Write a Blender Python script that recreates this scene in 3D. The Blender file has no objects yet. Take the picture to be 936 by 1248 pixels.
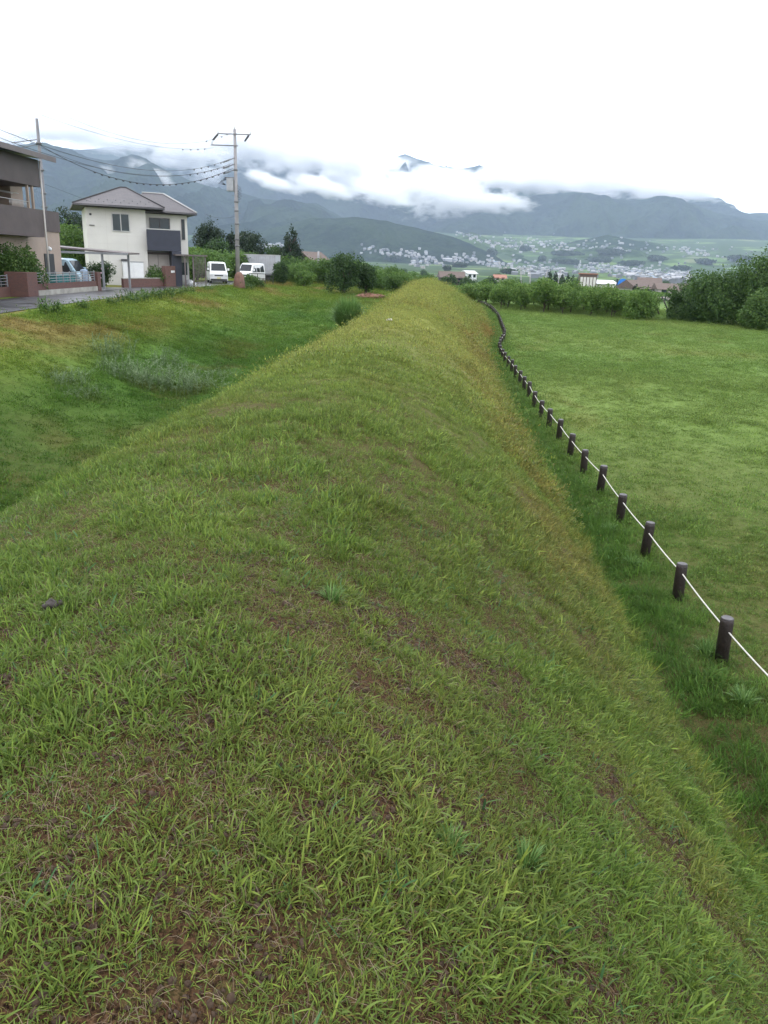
import bpy, math, random
import numpy as np
from mathutils import Vector, Matrix

SC = bpy.context.scene
COL = SC.collection
PI = math.pi
rad = math.radians

# ------------------------------------------------------------------ camera
FPX, PITCH, ROLL, CZ = 950.0, rad(17.6), rad(2.0), 1.6      # focal length in px of a 936x1248 frame
cam_data = bpy.data.cameras.new('camera')
cam = bpy.data.objects.new('camera', cam_data)
COL.objects.link(cam)
cam_data.sensor_fit = 'VERTICAL'
cam_data.sensor_height = 36
cam_data.lens = 36 * FPX / 1248
cam_data.clip_start = 0.05
cam_data.clip_end = 40000
cam.matrix_world = Matrix.Translation((0, 0, CZ)) @ Matrix.Rotation(PI/2 - PITCH, 4, 'X') @ Matrix.Rotation(ROLL, 4, 'Z')
SC.camera = cam

# ------------------------------------------------------------------ world, sun, exposure
SUN_EL, SUN_AZ = rad(52), rad(-60)          # azimuth from +Y, negative = left
w = bpy.data.worlds.new('World'); SC.world = w; w.use_nodes = True
nt = w.node_tree; nt.nodes.clear()
out = nt.nodes.new('ShaderNodeOutputWorld'); bg = nt.nodes.new('ShaderNodeBackground')
sky = nt.nodes.new('ShaderNodeTexSky'); sky.sky_type = 'NISHITA'; sky.sun_disc = False
sky.sun_elevation = SUN_EL; sky.sun_rotation = SUN_AZ
tc = nt.nodes.new('ShaderNodeTexCoord'); mp = nt.nodes.new('ShaderNodeMapping'); mp.inputs['Scale'].default_value = (1, 1, 3.2)
nz = nt.nodes.new('ShaderNodeTexNoise'); nz.inputs['Scale'].default_value = 2.1; nz.inputs['Detail'].default_value = 5
nz.inputs['Distortion'].default_value = 0.4
cr = nt.nodes.new('ShaderNodeValToRGB')
cr.color_ramp.elements[0].position = 0.30; cr.color_ramp.elements[0].color = (17.5, 18.4, 19.6, 1)
cr.color_ramp.elements[1].position = 0.62; cr.color_ramp.elements[1].color = (22.0, 22.0, 22.3, 1)
mx = nt.nodes.new('ShaderNodeMix'); mx.data_type = 'RGBA'; mx.inputs['Factor'].default_value = 0.93
L = nt.links.new
L(tc.outputs['Generated'], mp.inputs['Vector']); L(mp.outputs['Vector'], nz.inputs['Vector'])
L(nz.outputs['Fac'], cr.inputs['Fac']); L(sky.outputs['Color'], mx.inputs['A']); L(cr.outputs['Color'], mx.inputs['B'])
L(mx.outputs['Result'], bg.inputs['Color']); bg.inputs['Strength'].default_value = 0.1
L(bg.outputs['Background'], out.inputs['Surface'])
sun_d = bpy.data.lights.new('sun', 'SUN'); sun_d.energy = 0.9; sun_d.angle = rad(18); sun_d.color = (1, 0.97, 0.92)
sun = bpy.data.objects.new('sun', sun_d); COL.objects.link(sun)
sdir = Vector((math.sin(SUN_AZ)*math.cos(SUN_EL), math.cos(SUN_AZ)*math.cos(SUN_EL), math.sin(SUN_EL)))
sun.rotation_euler = (-sdir).to_track_quat('-Z', 'Y').to_euler(); sun.location = (0, 0, 30)
SC.view_settings.view_transform = 'Standard'; SC.view_settings.look = 'None'
SC.view_settings.gamma = 1; SC.view_settings.use_curve_mapping = False
SC.view_settings.exposure = 0.38
SC.render.engine = 'CYCLES'
cy = SC.cycles
cy.use_denoising = True
cy.max_bounces = 12; cy.diffuse_bounces = 2; cy.glossy_bounces = 2; cy.transmission_bounces = 3
cy.volume_bounces = 10; cy.transparent_max_bounces = 8
cy.caustics_reflective = False; cy.caustics_refractive = False
try: cy.volume_max_steps = 256
except Exception: pass

# ------------------------------------------------------------------ helpers
def ray(u, v):
    x, y = u - 468, v - 624
    X = x*math.cos(ROLL) + y*math.sin(ROLL); Y = -x*math.sin(ROLL) + y*math.cos(ROLL)
    return Vector((X, FPX*math.cos(PITCH) - Y*math.sin(PITCH), -FPX*math.sin(PITCH) - Y*math.cos(PITCH)))
def at(u, v, z):
    r = ray(u, v); t = (z - CZ)/r.z
    return Vector((r.x*t, r.y*t, z))
def atd(u, v, d):
    r = ray(u, v); t = d/r.y
    return Vector((r.x*t, d, r.z*t + CZ))

def _hash(ix, iy, seed):
    h = (ix.astype(np.int64)*374761393 + iy.astype(np.int64)*668265263 + seed*1442695041) & 0xffffffff
    h = ((h ^ (h >> 13))*1274126177) & 0xffffffff
    h = h ^ (h >> 16)
    return (h & 0xffff)/65535.0
def vnoise(x, y, seed=0):
    x = np.asarray(x, float); y = np.asarray(y, float)
    ix = np.floor(x); iy = np.floor(y); fx = x - ix; fy = y - iy
    fx = fx*fx*(3 - 2*fx); fy = fy*fy*(3 - 2*fy)
    a = _hash(ix, iy, seed); b = _hash(ix+1, iy, seed); c = _hash(ix, iy+1, seed); d = _hash(ix+1, iy+1, seed)
    return (a*(1-fx) + b*fx)*(1-fy) + (c*(1-fx) + d*fx)*fy
def fbm(x, y, seed=0, octv=4, gain=0.5):
    s = 0; amp = 1; tot = 0
    for i in range(octv):
        s = s + amp*vnoise(x*2**i + 17.3*i, y*2**i + 9.1*i, seed + i*7); tot += amp; amp *= gain
    return s/tot
def sstep(a, b, x):
    t = np.clip((np.asarray(x, float) - a)/(b - a), 0, 1)
    return t*t*(3 - 2*t)

# materials ---------------------------------------------------------------
def setc(sock, c): sock.default_value = (c[0], c[1], c[2], 1)
def pmat(name, col, rough=0.7, metal=0.0, var=0.15, vscale=3.0, spec=0.5, bump=0.0, bscale=30.0):
    """principled with noise wear in colour"""
    m = bpy.data.materials.new(name); m.use_nodes = True
    n = m.node_tree; b = n.nodes['Principled BSDF']
    b.inputs['Roughness'].default_value = rough; b.inputs['Metallic'].default_value = metal
    b.inputs['Specular IOR Level'].default_value = spec
    t = n.nodes.new('ShaderNodeTexCoord'); nz = n.nodes.new('ShaderNodeTexNoise')
    nz.inputs['Scale'].default_value = vscale; nz.inputs['Detail'].default_value = 6
    n.links.new(t.outputs['Object'], nz.inputs['Vector'])
    r = n.nodes.new('ShaderNodeValToRGB')
    r.color_ramp.elements[0].position = 0.3; r.color_ramp.elements[1].position = 0.7
    r.color_ramp.elements[0].color = tuple(c*(1-var) for c in col) + (1,)
    r.color_ramp.elements[1].color = tuple(min(1, c*(1+var)) for c in col) + (1,)
    n.links.new(nz.outputs['Fac'], r.inputs['Fac']); n.links.new(r.outputs['Color'], b.inputs['Base Color'])
    if bump:
        z2 = n.nodes.new('ShaderNodeTexNoise'); z2.inputs['Scale'].default_value = bscale
        bp = n.nodes.new('ShaderNodeBump'); bp.inputs['Strength'].default_value = bump; bp.inputs['Distance'].default_value = 0.02
        n.links.new(t.outputs['Object'], z2.inputs['Vector']); n.links.new(z2.outputs['Fac'], bp.inputs['Height'])
        n.links.new(bp.outputs['Normal'], b.inputs['Normal'])
    return m
def glass_mat(name, col=(0.03, 0.04, 0.05)):
    m = pmat(name, col, 0.12, 0, 0.3, 1.0, 0.35); return m
def leaf_mat(name, c1, c2, c3, attr='rnd', trans=0.35, rough=0.55, spec=0.3):
    """per-leaf colour between three greens"""
    m = bpy.data.materials.new(name); m.use_nodes = True
    n = m.node_tree; b = n.nodes['Principled BSDF']; o = n.nodes['Material Output']
    a = n.nodes.new('ShaderNodeAttribute'); a.attribute_name = attr
    r = n.nodes.new('ShaderNodeValToRGB'); r.color_ramp.elements.new(0.5)
    for e, c in zip(r.color_ramp.elements, (c1, c2, c3)): e.color = tuple(c) + (1,)
    n.links.new(a.outputs['Fac'], r.inputs['Fac'])
    b.inputs['Roughness'].default_value = rough; b.inputs['Specular IOR Level'].default_value = spec
    tr = n.nodes.new('ShaderNodeBsdfTranslucent'); mxs = n.nodes.new('ShaderNodeMixShader'); mxs.inputs[0].default_value = trans
    n.links.new(r.outputs['Color'], b.inputs['Base Color']); n.links.new(r.outputs['Color'], tr.inputs['Color'])
    n.links.new(b.outputs[0], mxs.inputs[1]); n.links.new(tr.outputs[0], mxs.inputs[2]); n.links.new(mxs.outputs[0], o.inputs['Surface'])
    return m
def brick_mat(name, c1, c2, mortar, scale=6.0, bw=0.5, rh=0.25):
    m = bpy.data.materials.new(name); m.use_nodes = True
    n = m.node_tree; b = n.nodes['Principled BSDF']; b.inputs['Roughness'].default_value = 0.75
    t = n.nodes.new('ShaderNodeTexCoord'); sx = n.nodes.new('ShaderNodeSeparateXYZ'); cb = n.nodes.new('ShaderNodeCombineXYZ')
    ad = n.nodes.new('ShaderNodeMath'); ad.operation = 'ADD'
    br = n.nodes.new('ShaderNodeTexBrick'); br.inputs['Scale'].default_value = scale
    br.inputs['Brick Width'].default_value = bw; br.inputs['Row Height'].default_value = rh; br.inputs['Mortar Size'].default_value = 0.015
    setc(br.inputs['Color1'], c1); setc(br.inputs['Color2'], c2); setc(br.inputs['Mortar'], mortar)
    L = n.links.new
    L(t.outputs['Object'], sx.inputs[0]); L(sx.outputs[0], ad.inputs[0]); L(sx.outputs[1], ad.inputs[1])
    L(ad.outputs[0], cb.inputs[0]); L(sx.outputs[2], cb.inputs[1]); L(cb.outputs[0], br.inputs['Vector'])
    L(br.outputs['Color'], b.inputs['Base Color'])
    return m

# mesh builder --------------------------------------------------------------
class MB:
    def __init__(s): s.v = []; s.f = []; s.sm = []
    def add(s, vs, fs, smooth=False):
        o = len(s.v); s.v += [tuple(v) for v in vs]; s.f += [tuple(i+o for i in f) for f in fs]; s.sm += [smooth]*len(fs); return s
    def box(s, x0, x1, y0, y1, z0, z1, M=None):
        vs = [(x, y, z) for z in (z0, z1) for y in (y0, y1) for x in (x0, x1)]
        if M is not None: vs = [M @ Vector(v) for v in vs]
        return s.add(vs, [(0, 2, 3, 1), (4, 5, 7, 6), (0, 1, 5, 4), (2, 6, 7, 3), (0, 4, 6, 2), (1, 3, 7, 5)])
    def tube(s, pts, r, n=8, caps=True, smooth=True):
        pts = [Vector(p) for p in pts]; rs = r if isinstance(r, (list, tuple)) else [r]*len(pts)
        vs = []; fs = []
        for i, p in enumerate(pts):
            d = (pts[min(i+1, len(pts)-1)] - pts[max(i-1, 0)]).normalized()
            a = d.orthogonal().normalized() if abs(d.z) > 0.9 else d.cross(Vector((0, 0, 1))).normalized()
            b = d.cross(a).normalized()
            for k in range(n):
                t = 2*PI*k/n; vs.append(p + (a*math.cos(t) + b*math.sin(t))*rs[i])
        for i in range(len(pts)-1):
            for k in range(n):
                fs.append((i*n+k, i*n+(k+1) % n, (i+1)*n+(k+1) % n, (i+1)*n+k))
        s.add(vs, fs, smooth)
        if caps:
            o = len(s.v) - len(vs)
            s.f += [tuple(o+k for k in range(n))[::-1], tuple(o+(len(pts)-1)*n+k for k in range(n))]; s.sm += [False]*2
        return s
    def blob(s, c, r, seed=0, n=10, rough=0.15):
        rng = random.Random(seed); vs = []; fs = []; m = n*2
        r = (r, r, r) if not isinstance(r, (list, tuple)) else r
        for i in range(n+1):
            th = PI*i/n
            for k in range(m):
                ph = 2*PI*k/m; q = 1 + rough*(rng.random()*2-1)
                vs.append((c[0]+r[0]*q*math.sin(th)*math.cos(ph), c[1]+r[1]*q*math.sin(th)*math.sin(ph), c[2]+r[2]*q*math.cos(th)))
        for i in range(n):
            for k in range(m): fs.append((i*m+k, (i+1)*m+k, (i+1)*m+(k+1) % m, i*m+(k+1) % m))
        return s.add(vs, fs, True)
    def build(s, name, mat, parent=None, bevel=0.0):
        me = bpy.data.meshes.new(name); me.from_pydata(s.v, [], s.f); me.update()
        me.polygons.foreach_set('use_smooth', s.sm)
        me.materials.append(mat)
        o = bpy.data.objects.new(name, me); COL.objects.link(o)
        if parent is not None: o.parent = parent
        if bevel:
            b = o.modifiers.new('bevel', 'BEVEL'); b.width = bevel; b.segments = 2; b.limit_method = 'ANGLE'
        return o
def npmesh(name, V, F, mat, smooth=False, attrs=None):
    """V (n,3), F (m,k) numpy"""
    me = bpy.data.meshes.new(name); nv = len(V); nf, k = F.shape
    me.vertices.add(nv); me.vertices.foreach_set('co', V.astype(np.float32).ravel())
    me.loops.add(nf*k); me.loops.foreach_set('vertex_index', F.astype(np.int32).ravel())
    me.polygons.add(nf); me.polygons.foreach_set('loop_start', np.arange(0, nf*k, k, dtype=np.int32))
    me.polygons.foreach_set('use_smooth', np.full(nf, smooth))
    me.update(calc_edges=True); me.validate()
    for nm, (typ, arr) in (attrs or {}).items():
        a = me.attributes.new(nm, typ, 'POINT')
        a.data.foreach_set('value' if typ == 'FLOAT' else ('color' if typ == 'FLOAT_COLOR' else 'vector'), arr.astype(np.float32).ravel())
    if mat: me.materials.append(mat)
    return me
def link(name, me, parent=None, loc=None, rz=0, s=None):
    o = bpy.data.objects.new(name, me); COL.objects.link(o)
    if parent is not None: o.parent = parent
    if loc is not None: o.location = loc
    o.rotation_euler.z = rz
    if s is not None: o.scale = s if isinstance(s, (tuple, list)) else (s, s, s)
    return o
def tag(o, label, cat, group=None, kind=None):
    o['label'] = label; o['category'] = cat
    if group: o['group'] = group
    if kind: o['kind'] = kind
    return o
def struct(o): o['kind'] = 'structure'; return o
def empty(name, loc, rz=0):
    o = bpy.data.objects.new(name, None); COL.objects.link(o); o.location = loc; o.rotation_euler.z = rz
    o.empty_display_size = 0.3; return o
def copy_tree(o, parent=None):
    c = o.copy(); COL.objects.link(c); c.parent = parent
    for ch in list(o.children): copy_tree(ch, c)
    return c
ORD = ['first', 'second', 'third', 'fourth', 'fifth', 'sixth', 'seventh', 'eighth', 'ninth', 'tenth', 'eleventh', 'twelfth', 'thirteenth',
       'fourteenth', 'fifteenth', 'sixteenth', 'seventeenth', 'eighteenth', 'nineteenth', 'twentieth', 'twenty-first', 'twenty-second',
       'twenty-third', 'twenty-fourth', 'twenty-fifth', 'twenty-sixth', 'twenty-seventh', 'twenty-eighth', 'twenty-ninth', 'thirtieth']
# ------------------------------------------------------------------ terrain
ZF, ZR = -2.7, -0.6                                    # the lower field, the road
def axis(y): return 0.042*y
def toe(y): return np.interp(y, [-5, 0, 20, 40, 48, 55, 70, 87, 104], [2.5, 2.6, 2.8, 3.1, 3.7, 4.5, 5.2, 6.0, 6.2])
def shoulder(y): return np.interp(y, [0, 8, 14, 25, 46, 75], [3.1, 2.95, 2.7, 2.15, 1.55, 1.1])
def road_right(y): return np.interp(y, [20, 33, 45, 60, 70, 90], [-13.4, -13.8, -14.4, -15.0, -14.2, -13.2])
def height(x, y):
    x = np.asarray(x, float); y = np.asarray(y, float)
    s = x - axis(y)
    D = np.hypot(x, y)
    far = -np.clip(D - 95, 0, 505)*0.014 + 0.010*np.clip(D - 1200, 0, 1800) + 0.085*np.clip(D - 3000, 0, 2500)*sstep(3000, 3700, D)
    # base: low field on the right, ditch and road level on the left
    zr = ZF + 0*x
    zf = np.interp(y, [10, 35, 70, 85, 100], [-2.6, -2.5, -1.5, -1.0, -0.8])
    zl = zf + (ZR - zf)*sstep(0, 1, (-6.3 - x)/(-6.3 - road_right(y) - 0.3))
    base = np.where(y < 85, np.where(s > 0, zr, zl), 0)
    wbl = sstep(-8, 9, x)
    bfar = -0.75*(1 - wbl) + ZF*wbl
    k = sstep(72, 92, y)
    base = base*(1 - k) + bfar*k
    base = np.where(y >= 85, bfar*k + np.where(s > 0, zr, zl)*(1 - k), base)
    # rampart
    end = 1 - sstep(78, 94, y)
    zc = 0.30*sstep(25, 72, y)
    c0 = -1.1*(1 - sstep(15, 62, y)) + 0.25*sstep(40, 70, y)          # the crown lies a little left of the path of the camera
    tr = np.clip((s - c0)/(toe(y) + 0.12 - c0), 0, 1)
    fr = tr**(1.75 - 0.35*sstep(20, 60, y)); fr = fr*(1 - 0.16*np.exp(-((tr-0.97)/0.10)**2)) + 0.16*np.exp(-((tr-0.97)/0.10)**2)*0.97
    right = zc + (ZF - zc)*fr
    sh = shoulder(y)
    sl = np.clip(c0 - s, 0, None); w0 = sh + c0
    left = zc - 0.28*(np.clip(sl, 0, w0)/w0)**2.0 - 0.45*np.clip(sl - w0, 0, 0.35) - 1.10*np.clip(sl - w0 - 0.35, 0, 9)
    left = np.maximum(left, zl) + 0.12*np.exp(-((left - zl)/0.35)**2)
    m = np.where(s > c0, right, left)
    rightside = (s > c0)
    top = np.where(rightside, np.where(tr < 1, m, ZF), left)
    z = base*(1 - end) + top*end
    # undulation
    near = np.exp(-D/160)
    z = z + near*((fbm(x*0.45, y*0.45, 3, 3) - 0.5)*0.16 + (fbm(x*1.7, y*1.7, 5, 3) - 0.5)*0.07)
    on_slope = np.where((s > 0.5) & (s < toe(y)), 1, 0)*end
    z = z + on_slope*(fbm(x*1.6, y*1.6, 9, 3) - 0.5)*0.06
    # a slight trough with tussocks between the rampart and the rope fence
    z = z - 0.10*np.exp(-((s - toe(y) - 0.25)/0.35)**2)*end
    # flatten the road and the yards
    wr = sstep(0.25, -0.35, x - road_right(y))*(1 - sstep(110, 140, y))
    z = z*(1 - wr) + ZR*wr
    return z + far + np.where(D > 300, (fbm(x/160, y/160, 21, 3) - 0.5)*9*sstep(300, 1200, D), 0)
def hz(x, y): return float(height(np.array([x]), np.array([y]))[0])

def turf_color(x, y):
    """colour of the turf itself: yellow-green crest, browned patches, lush toe and ditch"""
    x = np.asarray(x, float); y = np.asarray(y, float)
    s = x - axis(y); D = np.hypot(x, y)
    G = np.array([0.074, 0.158, 0.024]); DG = np.array([0.050, 0.120, 0.022]); Y = np.array([0.225, 0.245, 0.065])
    BR = np.array([0.190, 0.125, 0.050]); LG = np.array([0.118, 0.205, 0.036]); BG = np.array([0.070, 0.135, 0.055])
    n1 = fbm(x*0.30, y*0.22, 31, 3); n2 = fbm(x*1.1, y*0.8, 37, 4); n3 = fbm(x*0.6+5, y*0.35, 43, 3)
    crest = sstep(-5.2, -3.0, s)*(1 - sstep(0.2, 2.6, s))
    slope = sstep(0.6, 1.6, s)*(1 - sstep(-0.25, 0.25, s - toe(y)))
    field = sstep(-0.2, 0.5, s - toe(y))
    left = 1 - sstep(-0.55, -0.15, s + shoulder(y))
    far = sstep(6, 24, D)
    def mix(a, b, t): t = np.clip(t, 0, 1)[..., None]; return a*(1-t) + b*t
    c = np.broadcast_to(G, x.shape + (3,)).copy()
    c = mix(c, LG, (n2 - 0.45)*3)
    c = mix(c, Y, crest*(0.30 + 0.65*far)*(0.6 + n1) + slope*(0.25 + 0.35*far)*(0.5 + n1))
    c = mix(c, BR, (crest*0.75 + slope)*sstep(0.52, 0.72, n3)*(0.18 + 0.22*sstep(10, 40, D)) + slope*sstep(0.54, 0.70, n2)*0.25)
    # browned strip above the toe, reddish where the fence bends
    c = mix(c, BR*np.array([1.1, 0.9, 0.9]), np.exp(-((s - toe(y) + 0.75)/0.55)**2)*sstep(0.42, 0.68, n2)*0.34*sstep(6, 12, y))
    c = mix(c, BR*np.array([1.2, 0.85, 0.8]), np.exp(-((y - 53)/5)**2 - ((s - toe(y) - 0.1)/0.9)**2)*0.8)
    fc = mix(mix(np.broadcast_to(np.array([0.118, 0.190, 0.042]), c.shape), np.array([0.165, 0.215, 0.058]), (fbm(x*0.13, y*0.10, 51, 3) - 0.4)*1.3), BR, sstep(0.62, 0.8, fbm(x*0.5, y*0.22, 57, 4))*0.22)
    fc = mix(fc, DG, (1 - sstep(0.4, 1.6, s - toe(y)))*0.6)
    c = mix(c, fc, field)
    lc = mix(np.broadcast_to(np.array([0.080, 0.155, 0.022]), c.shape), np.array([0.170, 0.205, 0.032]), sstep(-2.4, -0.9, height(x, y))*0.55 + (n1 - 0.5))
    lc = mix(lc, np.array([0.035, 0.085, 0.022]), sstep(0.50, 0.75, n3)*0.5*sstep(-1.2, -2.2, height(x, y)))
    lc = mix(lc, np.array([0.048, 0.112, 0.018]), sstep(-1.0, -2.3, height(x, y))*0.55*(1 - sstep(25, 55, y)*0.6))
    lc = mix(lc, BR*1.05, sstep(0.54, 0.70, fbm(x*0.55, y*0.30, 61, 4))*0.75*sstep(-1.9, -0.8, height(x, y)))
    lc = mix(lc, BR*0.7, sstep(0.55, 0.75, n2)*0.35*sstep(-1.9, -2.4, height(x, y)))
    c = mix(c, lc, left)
    return c

def axis_vals(segs):
    v = []
    for a, b, st in segs: v += list(np.arange(a, b, st))
    return np.array(sorted(set(np.round(v, 3))))
def geo(a, b, n): return list(a*(b/a)**(np.arange(n+1)/n))
xs = axis_vals([(-16, -7, 0.4), (-7, 9, 0.16), (9, 34, 0.8)])
xs = np.concatenate([-np.array(geo(17, 9300, 44))[::-1], xs, geo(35, 9300, 40)])
ys = axis_vals([(-6, 22, 0.16), (22, 55, 0.33), (55, 110, 0.6)])
ys = np.concatenate([[-800, -200, -60, -25, -12], ys, geo(111, 11000, 60)])
X, Y = np.meshgrid(xs, ys)
Z = height(X, Y)
V = np.stack([X, Y, Z], -1).reshape(-1, 3)
nx, ny = len(xs), len(ys)
ii = (np.arange(ny-1)[:, None]*nx + np.arange(nx-1)[None, :]).ravel()
F = np.stack([ii, ii+1, ii+1+nx, ii+nx], -1)
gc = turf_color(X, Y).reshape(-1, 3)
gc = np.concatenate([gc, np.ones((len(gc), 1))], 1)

def ground_material():
    m = bpy.data.materials.new('turf_ground'); m.use_nodes = True
    n = m.node_tree; b = n.nodes['Principled BSDF']; L = n.links.new
    b.inputs['Roughness'].default_value = 0.9; b.inputs['Specular IOR Level'].default_value = 0.08
    a = n.nodes.new('ShaderNodeAttribute'); a.attribute_name = 'gcol'
    g = n.nodes.new('ShaderNodeNewGeometry')
    def noise(sc, det=5, rough=0.6):
        z = n.nodes.new('ShaderNodeTexNoise'); z.inputs['Scale'].default_value = sc; z.inputs['Detail'].default_value = det
        z.inputs['Roughness'].default_value = rough; L(g.outputs['Position'], z.inputs['Vector']); return z
    def ramp(src, p0, p1, c0=(0, 0, 0), c1=(1, 1, 1)):
        r = n.nodes.new('ShaderNodeValToRGB'); r.color_ramp.elements[0].position = p0; r.color_ramp.elements[1].position = p1
        r.color_ramp.elements[0].color = tuple(c0)+(1,); r.color_ramp.elements[1].color = tuple(c1)+(1,); L(src, r.inputs['Fac']); return r
    def mix(fac, A, B, mode='MIX'):
        x = n.nodes.new('ShaderNodeMix'); x.data_type = 'RGBA'; x.blend_type = mode
        if isinstance(fac, float): x.inputs['Factor'].default_value = fac
        else: L(fac, x.inputs['Factor'])
        for s_, v in (('A', A), ('B', B)):
            if isinstance(v, tuple): setc(x.inputs[s_], v)
            else: L(v, x.inputs[s_])
        return x.outputs['Result']
    # near: thatch and dark wet soil under the blades
    soil = ramp(noise(70, 6, 0.8).outputs['Fac'], 0.40, 0.62, (0.010, 0.005, 0.003), (0.105, 0.060, 0.032)).outputs['Color']
    soilmask = ramp(noise(3.2, 6).outputs['Fac'], 0.42, 0.58).outputs['Color']
    fine = ramp(noise(9, 8, 0.75).outputs['Fac'], 0.3, 0.72, (0.55, 0.55, 0.55), (1.25, 1.25, 1.25)).outputs['Color']
    turf = mix(1.0, a.outputs['Color'], fine, 'MULTIPLY')
    ln = n.nodes.new('ShaderNodeVectorMath'); ln.operation = 'LENGTH'; L(g.outputs['Position'], ln.inputs[0])
    mr = n.nodes.new('ShaderNodeMapRange'); mr.inputs['From Min'].default_value = 4; mr.inputs['From Max'].default_value = 26
    mr.inputs['To Min'].default_value = 1.0; mr.inputs['To Max'].default_value = 0.0; L(ln.outputs['Value'], mr.inputs['Value'])
    sf = n.nodes.new('ShaderNodeMath'); sf.operation = 'MULTIPLY'; L(mr.outputs[0], sf.inputs[0])
    mh = n.nodes.new('ShaderNodeMath'); mh.operation = 'ADD'; mh.inputs[1].default_value = 0.92; mh.use_clamp = True
    L(soilmask, mh.inputs[0]); L(mh.outputs[0], sf.inputs[1])
    nearc = mix(sf.outputs[0], turf, soil)
    # far: valley of fields, orchards and woods
    vo = n.nodes.new('ShaderNodeTexVoronoi'); vo.inputs['Scale'].default_value = 0.012; vo.inputs['Randomness'].default_value = 0.9
    L(g.outputs['Position'], vo.inputs['Vector'])
    hs = n.nodes.new('ShaderNodeSeparateColor'); L(vo.outputs['Color'], hs.inputs[0])
    fr = n.nodes.new('ShaderNodeValToRGB'); fr.color_ramp.interpolation = 'CONSTANT'
    cols = [(0.0, (0.030, 0.060, 0.020)), (0.25, (0.075, 0.135, 0.035)), (0.45, (0.040, 0.080, 0.024)), (0.6, (0.110, 0.170, 0.050)), (0.78, (0.028, 0.052, 0.020)), (0.9, (0.13, 0.15, 0.075))]
    fr.color_ramp.elements[0].position = 0; fr.color_ramp.elements[0].color = cols[0][1]+(1,)
    fr.color_ramp.elements[1].position = cols[1][0]; fr.color_ramp.elements[1].color = cols[1][1]+(1,)
    for p, c in cols[2:]: e = fr.color_ramp.elements.new(p); e.color = c+(1,)
    L(hs.outputs[0], fr.inputs['Fac'])
    wood = ramp(noise(0.0035, 6).outputs['Fac'], 0.47, 0.53).outputs['Color']
    valley = mix(wood, fr.outputs['Color'], (0.030, 0.058, 0.022))
    m2 = n.nodes.new('ShaderNodeMapRange'); m2.inputs['From Min'].default_value = 110; m2.inputs['From Max'].default_value = 180
    L(ln.outputs['Value'], m2.inputs['Value'])
    L(mix(m2.outputs[0], nearc, valley), b.inputs['Base Color'])
    bp = n.nodes.new('ShaderNodeBump'); bp.inputs['Strength'].default_value = 0.6; bp.inputs['Distance'].default_value = 0.03
    L(noise(14, 8, 0.7).outputs['Fac'], bp.inputs['Height']); L(bp.outputs['Normal'], b.inputs['Normal'])
    return m
ground_me = npmesh('ground', V, F, ground_material(), True, {'gcol': ('FLOAT_COLOR', gc)})
struct(link('ground', ground_me))

# road: wet asphalt sheet
def strip(name, pl, pr, mat, kind=True):
    n_ = len(pl); vs = [tuple(p) for p in pl] + [tuple(p) for p in pr]
    mb = MB(); mb.add(vs, [(i, n_+i, n_+i+1, i+1) for i in range(n_-1)]); o = mb.build(name, mat)
    return struct(o) if kind else o
def wet_asphalt():
    m = bpy.data.materials.new('wet_asphalt'); m.use_nodes = True
    n = m.node_tree; b = n.nodes['Principled BSDF']; L = n.links.new
    t = n.nodes.new('ShaderNodeNewGeometry')
    z = n.nodes.new('ShaderNodeTexNoise'); z.inputs['Scale'].default_value = 0.7; z.inputs['Detail'].default_value = 7; L(t.outputs['Position'], z.inputs['Vector'])
    r = n.nodes.new('ShaderNodeValToRGB'); r.color_ramp.elements[0].position = 0.4; r.color_ramp.elements[1].position = 0.65
    r.color_ramp.elements[0].color = (0.030, 0.031, 0.036, 1); r.color_ramp.elements[1].color = (0.075, 0.075, 0.085, 1)
    L(z.outputs['Fac'], r.inputs['Fac']); L(r.outputs['Color'], b.inputs['Base Color'])
    r2 = n.nodes.new('ShaderNodeValToRGB'); r2.color_ramp.elements[0].position = 0.4; r2.color_ramp.elements[1].position = 0.6
    r2.color_ramp.elements[0].color = (0.28, 0.28, 0.28, 1); r2.color_ramp.elements[1].color = (0.55, 0.55, 0.55, 1)
    L(z.outputs['Fac'], r2.inputs['Fac']); L(r2.outputs['Color'], b.inputs['Roughness'])
    z3 = n.nodes.new('ShaderNodeTexNoise'); z3.inputs['Scale'].default_value = 60; L(t.outputs['Position'], z3.inputs['Vector'])
    bp = n.nodes.new('ShaderNodeBump'); bp.inputs['Strength'].default_value = 0.25; bp.inputs['Distance'].default_value = 0.01
    L(z3.outputs['Fac'], bp.inputs['Height']); L(bp.outputs['Normal'], b.inputs['Normal'])
    return m
M_road = wet_asphalt()
yy = [8, 14, 20, 26, 32, 38, 44, 50, 56, 62, 68, 74, 80, 86]
wob = lambda y: 0.16*math.sin(y*1.3) + 0.1*math.sin(y*3.1)
def zroad(x, y): return hz(x, y) + 0.035
pl = [Vector((-18.6 if y < 56 else -18.6 - 0.0*(y-56), y, ZR + 0.03)) for y in yy]
pr = [Vector((float(road_right(y)) - 0.55 + wob(y), y, ZR + 0.03)) for y in yy]
strip('road', pl, pr, M_road)
strip('driveway', [Vector((-26, 51.0, ZR+0.026)), Vector((-26, 58.0, ZR+0.026))], [Vector((-18.5, 50.8, ZR+0.026)), Vector((-18.5, 57.5, ZR+0.026))], pmat('concrete_drive', (0.17, 0.17, 0.175), 0.45, var=0.25))

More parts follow.
